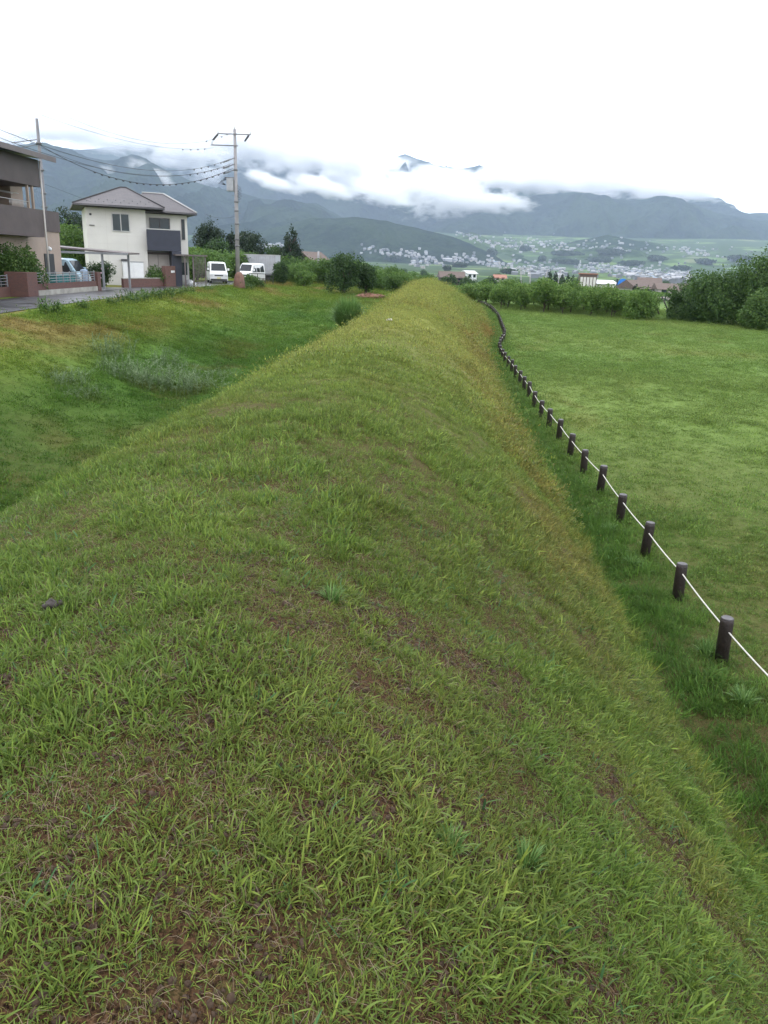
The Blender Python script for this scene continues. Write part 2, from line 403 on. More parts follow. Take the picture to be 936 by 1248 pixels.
# ------------------------------------------------------------------ mountains
def forest_material(name, dark=(0.010, 0.020, 0.015), light=(0.032, 0.052, 0.028), sc=0.02):
    m = bpy.data.materials.new(name); m.use_nodes = True
    n = m.node_tree; b = n.nodes['Principled BSDF']; L = n.links.new; b.inputs['Roughness'].default_value = 1; b.inputs['Specular IOR Level'].default_value = 0
    g = n.nodes.new('ShaderNodeNewGeometry')
    z = n.nodes.new('ShaderNodeTexNoise'); z.inputs['Scale'].default_value = sc; z.inputs['Detail'].default_value = 9; z.inputs['Roughness'].default_value = 0.7
    z2 = n.nodes.new('ShaderNodeTexNoise'); z2.inputs['Scale'].default_value = sc*0.12; z2.inputs['Detail'].default_value = 4
    L(g.outputs['Position'], z.inputs['Vector']); L(g.outputs['Position'], z2.inputs['Vector'])
    ad = n.nodes.new('ShaderNodeMath'); ad.operation = 'ADD'; L(z.outputs['Fac'], ad.inputs[0]); L(z2.outputs['Fac'], ad.inputs[1])
    r = n.nodes.new('ShaderNodeValToRGB'); r.color_ramp.elements[0].position = 0.44; r.color_ramp.elements[1].position = 0.57
    hf = n.nodes.new('ShaderNodeMath'); hf.operation = 'MULTIPLY'; hf.inputs[1].default_value = 0.5; L(ad.outputs[0], hf.inputs[0])
    r.color_ramp.elements[0].color = dark+(1,); r.color_ramp.elements[1].color = light+(1,)
    L(hf.outputs[0], r.inputs['Fac']); L(r.outputs['Color'], b.inputs['Base Color'])
    bp = n.nodes.new('ShaderNodeBump'); bp.inputs['Strength'].default_value = 1.0; bp.inputs['Distance'].default_value = 40
    L(z.outputs['Fac'], bp.inputs['Height']); L(bp.outputs['Normal'], b.inputs['Normal'])
    return m
def mountain(name, prof, D, front, back, mat, seed, spur=0.25, foot=-10, nu=260, nt=70, conv=1.0, detail=0.03):
    """a ridge whose crest follows prof [(u, y)] at distance D; slopes run down to the valley in front and behind"""
    pu = np.array([p[0] for p in prof], float); pv = np.array([p[1] for p in prof], float)
    us = np.linspace(pu[0], pu[-1], nu)
    # smooth-ish resample with small natural roughness
    vs = np.interp(us, pu, pv)
    crest = np.array([atd(u, v, D) for u, v in zip(us, vs)])
    cx, cz = crest[:, 0], crest[:, 2]
    cz = cz + (fbm(cx/260.0, cx*0, seed, 4) - 0.5)*D*detail*0.35
    ts = np.concatenate([np.linspace(-1, 0, nt), np.linspace(0, 1, 16)[1:]])
    T, CX = np.meshgrid(ts, cx, indexing='ij'); CZ_ = np.broadcast_to(cz, T.shape)
    Yw = D + np.where(T < 0, T*front, T*back)
    Xw = CX*(1 + np.where(T < 0, T*front, T*back)/D*0.55)
    a = np.abs(T)
    p = (1 - a)**conv
    # spurs and gullies running down the face
    wx = Xw/(D*0.085) + (fbm(Xw/(D*0.2), Yw/(D*0.2), seed+3, 3) - 0.5)*2.5
    rid = 1 - np.abs(2*fbm(wx, Yw/(D*0.35), seed+5, 4) - 1)*2
    H = CZ_ - foot
    z = foot + H*p + H*spur*2.0*(rid - 0.52)*np.sin(np.clip(a, 0, 1)*PI)**0.8
    z = z + (fbm(Xw/90, Yw/90, seed+9, 4) - 0.5)*H*0.22*np.clip(a*4, 0, 1)*(1-a)
    z = np.where(a > 0.985, foot - 60, z)
    Vv = np.stack([Xw, Yw, z], -1).reshape(-1, 3)
    n1, n2 = T.shape
    ii = (np.arange(n1-1)[:, None]*n2 + np.arange(n2-1)[None, :]).ravel()
    Ff = np.stack([ii, ii+1, ii+1+n2, ii+n2], -1)
    return struct(link(name, npmesh(name, Vv, Ff, mat, True)))
MF = forest_material('forest_far')
MN = forest_material('forest_near', (0.012, 0.024, 0.016), (0.034, 0.056, 0.028), 0.03)
MG = forest_material('forest_and_fields', (0.018, 0.036, 0.020), (0.075, 0.120, 0.045), 0.012)
mountain('mountain_range', [(-500, 150), (-150, 165), (0, 168), (90, 182), (180, 172), (260, 190), (310, 178), (350, 166), (375, 160), (405, 166), (430, 182), (470, 198), (490, 188), (500, 191),
         (530, 203), (560, 206), (583, 199), (610, 207), (650, 206), (682, 202), (715, 214), (760, 228), (830, 238), (868, 243), (905, 262), (936, 259), (1000, 262), (1100, 250), (1300, 262)], 8200, 2400, 2200, MF, 11, 0.20)
mountain('mountain_ridge', [(-500, 160), (-100, 172), (30, 180), (75, 181), (108, 193), (140, 198), (163, 190), (185, 198), (215, 214), (240, 222), (280, 234), (320, 243), (350, 247), (385, 250), (410, 262), (440, 278), (480, 300), (510, 318)], 5200, 2000, 1500, MF, 23, 0.22)
mountain('mountain_slope', [(470, 322), (500, 290), (545, 262), (580, 250), (615, 246), (650, 240), (700, 236), (740, 240), (775, 246), (800, 242), (850, 250), (900, 266), (940, 272), (1000, 280), (1200, 290), (1400, 330)], 6300, 1500, 1500, MF, 37, 0.24)
mountain('foothill', [(240, 322), (290, 292), (330, 276), (380, 264), (430, 266), (470, 270), (505, 280), (545, 288), (575, 298), (600, 310), (620, 322)], 3600, 700, 700, MN, 41, 0.14, foot=-4)
mountain('hillside', [(500, 330), (530, 308), (556, 288), (575, 281), (600, 290), (640, 297), (680, 296), (705, 291), (740, 287), (770, 294), (810, 301), (850, 306), (880, 311), (936, 316), (1050, 325), (1250, 340)], 4300, 1300, 700, MG, 53, 0.10, foot=-2, conv=1.15)
# ------------------------------------------------------------------ grass: tufts of real blades, instanced on the turf as one object
def grass_material():
    m = bpy.data.materials.new('grass_blades'); m.use_nodes = True
    n = m.node_tree; b = n.nodes['Principled BSDF']; o = n.nodes['Material Output']; L = n.links.new
    a = n.nodes.new('ShaderNodeAttribute'); a.attribute_type = 'INSTANCER'; a.attribute_name = 'gcol'
    r = n.nodes.new('ShaderNodeAttribute'); r.attribute_name = 'rnd'
    cr = n.nodes.new('ShaderNodeValToRGB'); cr.color_ramp.interpolation = 'LINEAR'
    els = [(0.0, (0.62, 0.74, 0.75)), (0.45, (1.0, 1.0, 1.0)), (0.80, (1.30, 1.25, 1.0)), (0.86, (1.35, 0.98, 1.1)), (1.0, (1.15, 0.74, 0.80))]
    cr.color_ramp.elements[0].position = 0; cr.color_ramp.elements[0].color = els[0][1]+(1,)
    cr.color_ramp.elements[1].position = 1; cr.color_ramp.elements[1].color = els[-1][1]+(1,)
    for p, c in els[1:-1]: e = cr.color_ramp.elements.new(p); e.color = c+(1,)
    L(r.outputs['Fac'], cr.inputs['Fac'])
    mx = n.nodes.new('ShaderNodeMix'); mx.data_type = 'RGBA'; mx.blend_type = 'MULTIPLY'; mx.inputs['Factor'].default_value = 1
    L(a.outputs['Color'], mx.inputs['A']); L(cr.outputs['Color'], mx.inputs['B'])
    L(mx.outputs['Result'], b.inputs['Base Color'])
    b.inputs['Roughness'].default_value = 0.5; b.inputs['Specular IOR Level'].default_value = 0.16
    tr = n.nodes.new('ShaderNodeBsdfTranslucent'); L(mx.outputs['Result'], tr.inputs['Color'])
    ms = n.nodes.new('ShaderNodeMixShader'); ms.inputs[0].default_value = 0.32
    L(b.outputs[0], ms.inputs[1]); L(tr.outputs[0], ms.inputs[2]); L(ms.outputs[0], o.inputs['Surface'])
    return m
M_grass = grass_material()
def tuft(name, seed, n, R, lmin, lmax, wd, lean=0.9, dead=0.2, mat=None, droop=0.5):
    rng = np.random.default_rng(seed)
    base = rng.normal(0, R*0.5, (n, 2))
    ang = np.arctan2(base[:, 1], base[:, 0]) + rng.normal(0, 1.0, n)
    ln = rng.uniform(lmin, lmax, n); le = rng.uniform(0.15, lean, n)
    isdead = rng.random(n) < dead
    w0_ = np.where(isdead, 0.6, 1.0); ln = np.where(isdead, ln*0.7, ln); le = np.where(isdead, rng.uniform(0.8, 1.35, n), le)
    rn = np.where(isdead, rng.uniform(0.86, 1.0, n), rng.uniform(0, 0.8, n))
    d = np.stack([np.cos(ang), np.sin(ang)], -1); side = np.stack([-d[:, 1], d[:, 0]], -1)
    tw = rng.normal(0, 0.6, n)
    V = []
    w = wd*rng.uniform(0.7, 1.3, n)*w0_
    for f, wf in ((0, 0.7), (0.4, 1.0), (0.75, 0.75), (1.0, 0.0)):
        h = ln*(f*np.cos(le*(0.6 + droop*f))); r = ln*f*np.sin(le*(0.6 + droop*f))
        p = np.concatenate([base + d*r[:, None], (h - 0.012)[:, None]], -1)
        sv = np.concatenate([side*np.cos(tw)[:, None], (np.sin(tw)*0.6)[:, None]], -1)
        if wf == 0: V.append(p)
        else: V.append(p - sv*(w*wf/2)[:, None]); V.append(p + sv*(w*wf/2)[:, None])
    V = np.stack(V, 1)     # n,7,3
    q = np.array([[0, 1, 3, 2], [2, 3, 5, 4]]); t = np.array([4, 5, 6])
    vs = V.reshape(-1, 3).tolist(); fs = []
    for i in range(n):
        fs += [tuple(i*7 + q[0]), tuple(i*7 + q[1]), tuple(i*7 + t)]
    me = bpy.data.meshes.new(name); me.from_pydata(vs, [], [tuple(int(k) for k in f) for f in fs]); me.update()
    at_ = me.attributes.new('rnd', 'FLOAT', 'POINT'); at_.data.foreach_set('value', np.repeat(rn, 7).astype(np.float32))
    me.polygons.foreach_set('use_smooth', [True]*len(me.polygons))
    me.materials.append(mat or M_grass)
    return bpy.data.objects.new(name, me)           # never linked: only the source mesh of the instances

def in_view(x, y, z, margin=0.16, back=0.6):
    M = cam.matrix_world.inverted(); P = np.stack([x, y, z], -1)
    R = np.array(M)[:3, :3]; T = np.array(M)[:3, 3]
    c = P @ R.T + T
    d = -c[:, 2]; tx = 468/FPX + margin; ty = 624/FPX + margin
    return (d > 0.1) & (np.abs(c[:, 0]) < d*tx + back) & (np.abs(c[:, 1]) < d*ty + back)
def scatter(x0, x1, y0, y1, dens, rng, r0, r1, ramp=0.15):
    n = int((x1-x0)*(y1-y0)*dens); x = rng.uniform(x0, x1, n); y = rng.uniform(y0, y1, n)
    D = np.hypot(x, y); k = (D >= r0*(1 - ramp*rng.random(n))) & (D < r1*(1 + ramp*rng.random(n)))
    x, y = x[k], y[k]; z = height(x, y); v = in_view(x, y, z)
    x, y, z = x[v], y[v], z[v]
    road = x < road_right(y) + 0.15
    return x[~road], y[~road], z[~road]
def grass_object(name, sources, x, y, z, scl, rng, label, slope_mix=0.45, colour=None, tilt=0.26, sink=0.0, vary=0.26):
    n = len(x); e = 0.05
    nxn = -(height(x+e, y) - height(x-e, y))/(2*e); nyn = -(height(x, y+e) - height(x, y-e))/(2*e)
    ax = np.arctan2(-nyn, 1)*slope_mix + rng.normal(0, tilt, n); ay = np.arctan2(nxn, 1)*slope_mix + rng.normal(0, tilt, n)
    az = rng.uniform(0, 2*PI, n)
    # rotation = tilt(ax, ay) after spin about z; as euler XYZ: spin first
    cz_, sz_ = np.cos(az), np.sin(az)
    from mathutils import Euler
    rot = np.empty((n, 3))
    # compose analytically with matrices
    cx_, sx_ = np.cos(ax), np.sin(ax); cy_, sy_ = np.cos(ay), np.sin(ay)
    # R = Ry(ay) Rx(ax) Rz(az)
    R = np.zeros((n, 3, 3))
    Rz = np.zeros((n, 3, 3)); Rz[:, 0, 0] = cz_; Rz[:, 0, 1] = -sz_; Rz[:, 1, 0] = sz_; Rz[:, 1, 1] = cz_; Rz[:, 2, 2] = 1
    Rx = np.zeros((n, 3, 3)); Rx[:, 0, 0] = 1; Rx[:, 1, 1] = cx_; Rx[:, 1, 2] = -sx_; Rx[:, 2, 1] = sx_; Rx[:, 2, 2] = cx_
    Ry = np.zeros((n, 3, 3)); Ry[:, 0, 0] = cy_; Ry[:, 0, 2] = sy_; Ry[:, 1, 1] = 1; Ry[:, 2, 0] = -sy_; Ry[:, 2, 2] = cy_
    R = Ry @ Rx @ Rz
    rot[:, 1] = np.arcsin(np.clip(-R[:, 2, 0], -1, 1)); rot[:, 0] = np.arctan2(R[:, 2, 1], R[:, 2, 2]); rot[:, 2] = np.arctan2(R[:, 1, 0], R[:, 0, 0])
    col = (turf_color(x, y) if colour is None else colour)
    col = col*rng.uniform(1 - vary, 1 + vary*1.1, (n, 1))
    # faces shade each other: the blades themselves only carry their own colour
    col4 = np.concatenate([np.clip(col, 0, 1), np.ones((n, 1))], 1)
    me = bpy.data.meshes.new(name); me.vertices.add(n)
    me.vertices.foreach_set('co', np.stack([x, y, z - sink], -1).astype(np.float32).ravel())
    def A(nm, t, arr, key): a = me.attributes.new(nm, t, 'POINT'); a.data.foreach_set(key, arr.astype(np.float32).ravel())
    A('gcol', 'FLOAT_COLOR', col4, 'color'); A('rot', 'FLOAT_VECTOR', rot, 'vector'); A('scl', 'FLOAT', scl, 'value')
    ia = me.attributes.new('pick', 'INT', 'POINT'); ia.data.foreach_set('value', rng.integers(0, len(sources), n).astype(np.int32))
    o = bpy.data.objects.new(name, me); COL.objects.link(o)
    g = bpy.data.node_groups.new(name + '_nodes', 'GeometryNodeTree')
    g.interface.new_socket('Geometry', in_out='INPUT', socket_type='NodeSocketGeometry'); g.interface.new_socket('Geometry', in_out='OUTPUT', socket_type='NodeSocketGeometry')
    gi = g.nodes.new('NodeGroupInput'); go = g.nodes.new('NodeGroupOutput'); L = g.links.new
    g2i = g.nodes.new('GeometryNodeGeometryToInstance')
    for s_ in reversed(sources):
        oi = g.nodes.new('GeometryNodeObjectInfo'); oi.inputs['Object'].default_value = s_; oi.inputs['As Instance'].default_value = True
        L(oi.outputs['Geometry'], g2i.inputs[0])
    iop = g.nodes.new('GeometryNodeInstanceOnPoints')
    def NA(nm, dt):
        a = g.nodes.new('GeometryNodeInputNamedAttribute'); a.data_type = dt; a.inputs['Name'].default_value = nm; return a.outputs['Attribute']
    e2r = g.nodes.new('FunctionNodeEulerToRotation'); L(NA('rot', 'FLOAT_VECTOR'), e2r.inputs[0]); L(e2r.outputs[0], iop.inputs['Rotation'])
    L(NA('scl', 'FLOAT'), iop.inputs['Scale']); L(NA('pick', 'INT'), iop.inputs['Instance Index']); iop.inputs['Pick Instance'].default_value = True
    L(gi.outputs[0], iop.inputs['Points']); L(g2i.outputs[0], iop.inputs['Instance']); L(iop.outputs[0], go.inputs[0])
    md = o.modifiers.new('tufts', 'NODES'); md.node_group = g
    tag(o, label, 'grass', None, 'stuff')
    return o
rng = np.random.default_rng(7)
t_near = [tuft('grass_tuft', 10+i, 15, 0.034, 0.016, 0.064, 0.0042, 1.4, 0.24, droop=0.8) for i in range(8)]
t_stub = [tuft('grass_tuft', 20+i, 16, 0.055, 0.008, 0.030, 0.0030, 1.5, 0.75, droop=0.9) for i in range(5)]
t_mid = [tuft('grass_tuft', 30+i, 34, 0.075, 0.016, 0.070, 0.0056, 1.3, 0.24) for i in range(6)]
t_far = [tuft('grass_tuft', 50+i, 60, 0.24, 0.02, 0.052, 0.014, 1.2, 0.20) for i in range(5)]
t_dist = [tuft('grass_tuft', 70+i, 80, 0.50, 0.025, 0.06, 0.026, 1.3, 0.16) for i in range(5)]
P = [[], [], []]; gx = []
def gather(parts):
    return [np.concatenate(a) for a in zip(*parts)]
def patchscale(x, y, lush=1.0):
    s = x - axis(y); n = fbm(x*3.2, y*3.2, 71, 3); n2 = fbm(x*0.8, y*0.8, 77, 3)
    k = 0.55 + 0.55*sstep(0.38, 0.60, n) + 0.35*sstep(0.5, 0.7, n2)
    k = k*(1 + 0.25*sstep(0.5, 1.5, s))*np.where(s > toe(y) + 1.2, 0.7, 1)
    return k
# near turf, worn through to soil in places
x, y, z = scatter(-5, 5, 0.2, 6.4, 1500, rng, 0, 5.0)
bare = fbm(x*10, y*10, 81, 4)*0.74 + fbm(x*2.2, y*2.2, 83, 2)*0.26; s_ = x - axis(y)
keep = rng.random(len(x)) < np.clip(0.10 + 0.93*sstep(0.37, 0.46, bare + 0.04*sstep(0.4, -1.0, s_)) , 0, 1)
x, y, z = x[keep], y[keep], z[keep]
grass_object('grass_turf', t_near, x, y, z, patchscale(x, y)*rng.uniform(0.7, 1.35, len(x)), rng, 'short coarse green grass with brown stubble and bare soil on the mound in the foreground')
def straw(name, seed, n=5):
    return tuft(name, seed, n, 0.05, 0.04, 0.13, 0.0022, 1.56, 1.0, droop=1.0)
t_straw = [straw('dead_straw', 110+i) for i in range(4)]
x, y, z = scatter(-5, 5, 0.2, 7, 260, rng, 0, 6.5)
grass_object('dead_straw', t_straw, x, y, z + 0.012, rng.uniform(0.7, 1.3, len(x)), rng, 'thin pale dead straws lying between the green blades of the near turf', 1.0, np.broadcast_to(np.array([0.19, 0.21, 0.13]), (len(x), 3)).copy(), 0.15)
M_crumb = pmat('soil_crumb', (0.060, 0.036, 0.022), 0.95, 0, 0.35, 20)
def crumb(name, seed):
    mb = MB(); mb.blob((0, 0, 0), (0.007, 0.006, 0.004), seed, 3, 0.4); o = mb.build(name, M_crumb); me = o.data; bpy.data.objects.remove(o); return bpy.data.objects.new(name, me)
x, y, z = scatter(-4, 4, 0.2, 5, 1500, rng, 0, 4.0)
b_ = fbm(x*10, y*10, 81, 4)*0.74 + fbm(x*2.2, y*2.2, 83, 2)*0.26
k = (b_ < 0.46) & (rng.random(len(x)) < 0.8); x, y, z = x[k], y[k], z[k]
crumbs_ = grass_object('soil_crumbs', [crumb('soil_crumb', 130+i) for i in range(3)], x, y, z + 0.002, rng.uniform(0.4, 1.8, len(x))**1.5, rng, 'dark crumbs of soil on the bare spots of the near mound', 1.0, np.full((len(x), 3), 0.05)); crumbs_['category'] = 'soil'
t_wide = [tuft('grass_tuft', 25+i, 4, 0.03, 0.035, 0.085, 0.0072, 1.3, 0.0, droop=0.6) for i in range(4)]
x, y, z = scatter(-5, 5, 0.2, 7, 70, rng, 0, 6.0)
k = rng.random(len(x)) < np.clip(fbm(x*2.2, y*2.2, 85, 3)*3 - 1.0, 0.05, 1); x, y, z = x[k], y[k], z[k]
grass_object('broad_grass', t_wide, x, y, z, rng.uniform(0.7, 1.3, len(x)), rng, 'scattered wider blue-green blades standing in the foreground turf', 0.3, np.broadcast_to(np.array([0.085, 0.165, 0.060]), (len(x), 3)).copy())
x, y, z = scatter(-5, 5, 0.2, 8, 1500, rng, 0, 6.5)
grass_object('grass_stubble', t_stub, x, y, z, rng.uniform(0.7, 1.5, len(x)), rng, 'short dead brown stubble between the green blades on the near mound', 1.0, turf_color(x, y)*0.85)
x, y, z = scatter(-16, 13, 1.5, 16, 360, rng, 4.6, 14)
keep = rng.random(len(x)) < np.clip(0.30 + 0.9*sstep(0.36, 0.48, fbm(x*4.5, y*4.5, 91, 4)), 0, 1)
x, y, z = x[keep], y[keep], z[keep]
grass_object('grass_turf', t_mid, x, y, z, patchscale(x, y)*rng.uniform(0.75, 1.3, len(x)), rng, 'mown green and yellowish grass covering the middle of the mound and its banks', vary=0.36)
x, y, z = scatter(-24, 28, 5, 42, 46, rng, 12.5, 38)
grass_object('grass_turf', t_far, x, y, z, patchscale(x, y)*rng.uniform(0.8, 1.3, len(x)), rng, 'mown grass on the far half of the mound, the ditch and the field', vary=0.34)
x, y, z = scatter(-34, 60, 20, 108, 14, rng, 34, 108)
grass_object('grass_turf', t_dist, x, y, z, patchscale(x, y)*rng.uniform(0.8, 1.2, len(x)), rng, 'flat mown green grass of the wide field running to the orchard')
# taller uncut grass: the toe beyond the slope, along the fence, the left bank
t_tall = [tuft('grass_tuft', 90+i, 46, 0.12, 0.07, 0.20, 0.006, 0.95, 0.12) for i in range(5)]
x, y, z = scatter(-1, 9, 2, 50, 60, rng, 2.5, 50); k = rng.random(len(x)) < np.clip(14/np.hypot(x, y), 0.25, 1); x, y, z = x[k], y[k], z[k]
s = x - axis(y); d = s - toe(y)
w_ = np.exp(-((d - 0.45)/0.60)**2) + 0.15*np.exp(-((d + 0.7)/0.45)**2)*sstep(8, 14, y)
k = rng.random(len(x)) < w_*np.clip(fbm(x*1.1, y*0.8, 95, 3)*2 - 0.3, 0, 1)
x, y, z = x[k], y[k], z[k]; d = d[k]
c_ = turf_color(x, y)*np.where(d[:, None] > 0, np.array([[0.95, 1.02, 0.9]]), np.array([[1.1, 1.0, 0.9]]))
grass_object('long_grass', t_tall, x, y, z, rng.uniform(0.7, 1.3, len(x)), rng, 'longer dark green grass at the foot of the mound beside the rope fence', 0.4, c_)
x, y, z = scatter(-14.5, -3, 18, 80, 2.2, rng, 18, 80)
k = rng.random(len(x)) < np.clip(fbm(x*0.5, y*0.3, 97, 3)*3 - 1.35, 0, 1)
x, y, z = x[k], y[k], z[k]
grass_object('long_grass', t_tall, x, y, z, rng.uniform(0.9, 1.9, len(x)), rng, 'uneven longer grass on the bank left of the mound', 0.4, turf_color(x, y)*np.array([[0.8, 0.95, 0.9]]))
# ------------------------------------------------------------------ materials for built things
M_brown = pmat('brown_cladding', (0.062, 0.046, 0.046), 0.6, var=0.18, vscale=1.2)
M_brown_l = pmat('brown_band', (0.075, 0.056, 0.056), 0.6, var=0.15, vscale=1.5)
M_tan = pmat('tan_render', (0.33, 0.26, 0.22), 0.8, var=0.10, vscale=0.9, bump=0.3)
M_roof = pmat('dark_roof_metal', (0.030, 0.028, 0.032), 0.45, var=0.2)
M_fascia = pmat('grey_brown_fascia', (0.11, 0.09, 0.09), 0.5, var=0.1)
M_glass = glass_mat('dark_window_glass', (0.015, 0.030, 0.036))
M_frame = pmat('pale_aluminium', (0.42, 0.42, 0.42), 0.4, 0.3, 0.08)
M_dframe = pmat('dark_frame', (0.03, 0.03, 0.035), 0.4, 0, 0.1)
M_white = pmat('white_paint', (0.72, 0.73, 0.75), 0.4, 0, 0.06)
M_pipe = pmat('pale_pipe', (0.50, 0.47, 0.45), 0.5, 0, 0.08)
M_galv = pmat('galvanised_steel', (0.30, 0.31, 0.33), 0.45, 0.4, 0.12)
M_conc = pmat('weathered_concrete', (0.30, 0.29, 0.26), 0.85, 0, 0.28, 1.6, bump=0.4)
M_brick = brick_mat('dark_red_brick', (0.120, 0.050, 0.040), (0.085, 0.040, 0.035), (0.10, 0.075, 0.065), 4.0)
M_brick2 = brick_mat('russet_brick', (0.135, 0.062, 0.050), (0.105, 0.050, 0.042), (0.11, 0.085, 0.075), 4.0)
M_cream = pmat('cream_siding', (0.60, 0.585, 0.56), 0.75, 0, 0.06, 0.7, bump=0.15)
M_cream2 = pmat('pale_shutter', (0.50, 0.46, 0.43), 0.55, 0, 0.05)
M_navy = pmat('dark_navy_panel', (0.018, 0.022, 0.042), 0.42, 0, 0.15)

def tile_roof_mat():
    m = bpy.data.materials.new('slate_roof'); m.use_nodes = True
    n = m.node_tree; b = n.nodes['Principled BSDF']; b.inputs['Roughness'].default_value = 0.55; L = n.links.new
    t = n.nodes.new('ShaderNodeTexCoord'); br = n.nodes.new('ShaderNodeTexBrick'); br.inputs['Scale'].default_value = 2.0
    br.inputs['Brick Width'].default_value = 0.9; br.inputs['Row Height'].default_value = 0.4; br.inputs['Mortar Size'].default_value = 0.03
    setc(br.inputs['Color1'], (0.080, 0.072, 0.080)); setc(br.inputs['Color2'], (0.060, 0.054, 0.062)); setc(br.inputs['Mortar'], (0.045, 0.040, 0.045))
    L(t.outputs['Object'], br.inputs['Vector']); L(br.outputs['Color'], b.inputs['Base Color']); return m
M_slate = tile_roof_mat()

def window(parent, x0, x1, z0, z1, y, depth=0.07, mull=1, frame=M_frame, glass=M_glass, name='window'):
    """a window on a wall facing -y (local); frame stands proud of the wall, pane set back in it"""
    fw = 0.06; mb = MB()
    mb.box(x0, x1, y-depth, y-0.003, z1-fw, z1).box(x0, x1, y-depth, y-0.003, z0, z0+fw)
    mb.box(x0, x0+fw, y-depth, y-0.003, z0+fw, z1-fw).box(x1-fw, x1, y-depth, y-0.003, z0+fw, z1-fw)
    for k in range(mull):
        xm = x0 + (x1-x0)*(k+1)/(mull+1); mb.box(xm-0.03, xm+0.03, y-depth+0.005, y-0.006, z0+fw, z1-fw)
    fr = mb.build(name, frame, parent)
    MB().box(x0+fw, x1-fw, y-0.030, y-0.004, z0+fw, z1-fw).build('pane', glass, fr)
    return fr
def hip_roof(x0, x1, y0, y1, z, rise, rx0, rx1, ry, th=0.16):
    mb = MB()
    vs = [(x0, y0, z), (x1, y0, z), (x1, y1, z), (x0, y1, z), (rx0, ry, z+rise), (rx1, ry, z+rise)]
    lo = [(a, b, c-th) for a, b, c in vs[:4]]
    mb.add(vs + lo, [(0, 1, 5, 4), (1, 2, 5), (2, 3, 4, 5), (3, 0, 4), (0, 6, 7, 1), (1, 7, 8, 2), (2, 8, 9, 3), (3, 9, 6, 0), (6, 9, 8, 7)])
    return mb

# ---- brown house: local frame, -y faces the road, x runs away from the camera
bh = empty('brown_house', (-20.7, 39.5, ZR), rad(90 - 2.0))
tag(bh, 'two-storey dark brown and tan house with a long balcony, at the left edge', 'house')
# local x from -4 (off frame) to 6.6 (upper corner) and 10.6 (lower part end)
mb = MB(); mb.box(-6, 10.6, 0.0, 8.0, 0, 3.40); mb.box(-6, 6.6, 1.6, 8.0, 3.41, 6.9); mb.build('lower_wall', M_tan, bh)
MB().box(-6.2, 6.62, -0.95, 1.598, 5.62, 7.0).build('upper_band', M_brown, bh)
MB().box(-6.2, 6.62, -0.95, -0.80, 3.02, 4.45).box(-6.2, 6.62, -0.80, -0.003, 3.02, 3.18).box(6.50, 6.62, -0.80, -0.003, 3.18, 4.45).build('balcony', M_brown_l, bh)
MB().box(6.64, 10.65, -0.06, 0.06, 3.402, 4.55).box(10.53, 10.65, 0.061, 7.9, 3.402, 4.55).build('terrace_parapet', M_brown_l, bh)
rf = MB(); rf.add([(-7, -1.5, 7.22), (7.5, -1.5, 7.22), (7.5, 8.6, 8.2), (-7, 8.6, 8.2), (-7, -1.5, 7.08), (7.5, -1.5, 7.08), (7.5, 8.6, 8.06), (-7, 8.6, 8.06)],
       [(0, 1, 2, 3), (4, 7, 6, 5), (0, 4, 5, 1), (1, 5, 6, 2), (2, 6, 7, 3), (3, 7, 4, 0)])
rfo = rf.build('roof', M_roof, bh)
MB().box(-7, 7.52, -1.56, -1.503, 6.98, 7.24).build('fascia', M_fascia, rfo)
window(bh, 1.2, 3.0, 3.8, 5.5, 1.6, mull=1); window(bh, -3.0, -0.2, 3.2, 5.3, 1.6, mull=1)
window(bh, 4.4, 5.1, 3.9, 5.2, 1.6, mull=0)
for x in (5.2, 5.75): MB().box(x, x+0.12, -0.90, -0.78, 4.45, 5.62).build('balcony_post', M_tan, bh)
mb = MB()
for i in range(16): mb.tube([(3.2 + i*0.12, -0.86, 4.45), (3.2 + i*0.12, -0.86, 4.77)], 0.012, 5)
mb.tube([(-6, -0.86, 4.78), (5.2, -0.86, 4.78)], 0.02, 6).build('handrail', M_frame, bh)
mb = MB(); mb.tube([(-6, 0.2, 5.25), (6.4, 0.2, 5.25)], 0.018, 6).tube([(-6, 0.55, 5.25), (6.4, 0.55, 5.25)], 0.018, 6).build('drying_pole', M_frame, bh)
MB().tube([(6.70, -0.98, 0.0), (6.70, -0.98, 6.95)], 0.05, 8).build('downpipe', M_pipe, bh)
window(bh, -2.6, 0.2, 0.15, 2.1, 0.0, mull=1); window(bh, 1.6, 4.4, 0.15, 2.1, 0.0, mull=1)
d = MB().box(8.3, 9.5, -0.05, -0.004, 0.05, 2.15).build('door', M_dframe, bh)
MB().box(9.35, 9.40, -0.10, -0.051, 0.9, 1.2).build('handle', M_frame, d)
MB().blob((8.9, -0.12, 2.42), 0.11, 3, 6, 0.02).box(8.85, 8.95, -0.10, -0.003, 2.5, 2.56).build('wall_lamp', M_white, bh)
MB().box(6.9, 8.3, 0.9, 5.0, 3.41, 6.1).build('stair_tower', M_tan, bh)
MB().add([(6.65, 0.2, 6.40), (9.2, 0.2, 6.20), (9.2, 5.4, 6.20), (6.65, 5.4, 6.40), (6.65, 0.2, 6.22), (9.2, 0.2, 6.02), (9.2, 5.4, 6.02), (6.65, 5.4, 6.22)],
   [(0, 1, 2, 3), (4, 7, 6, 5), (0, 4, 5, 1), (1, 5, 6, 2), (2, 6, 7, 3), (3, 7, 4, 0)]).build('tower_roof', M_roof, bh)

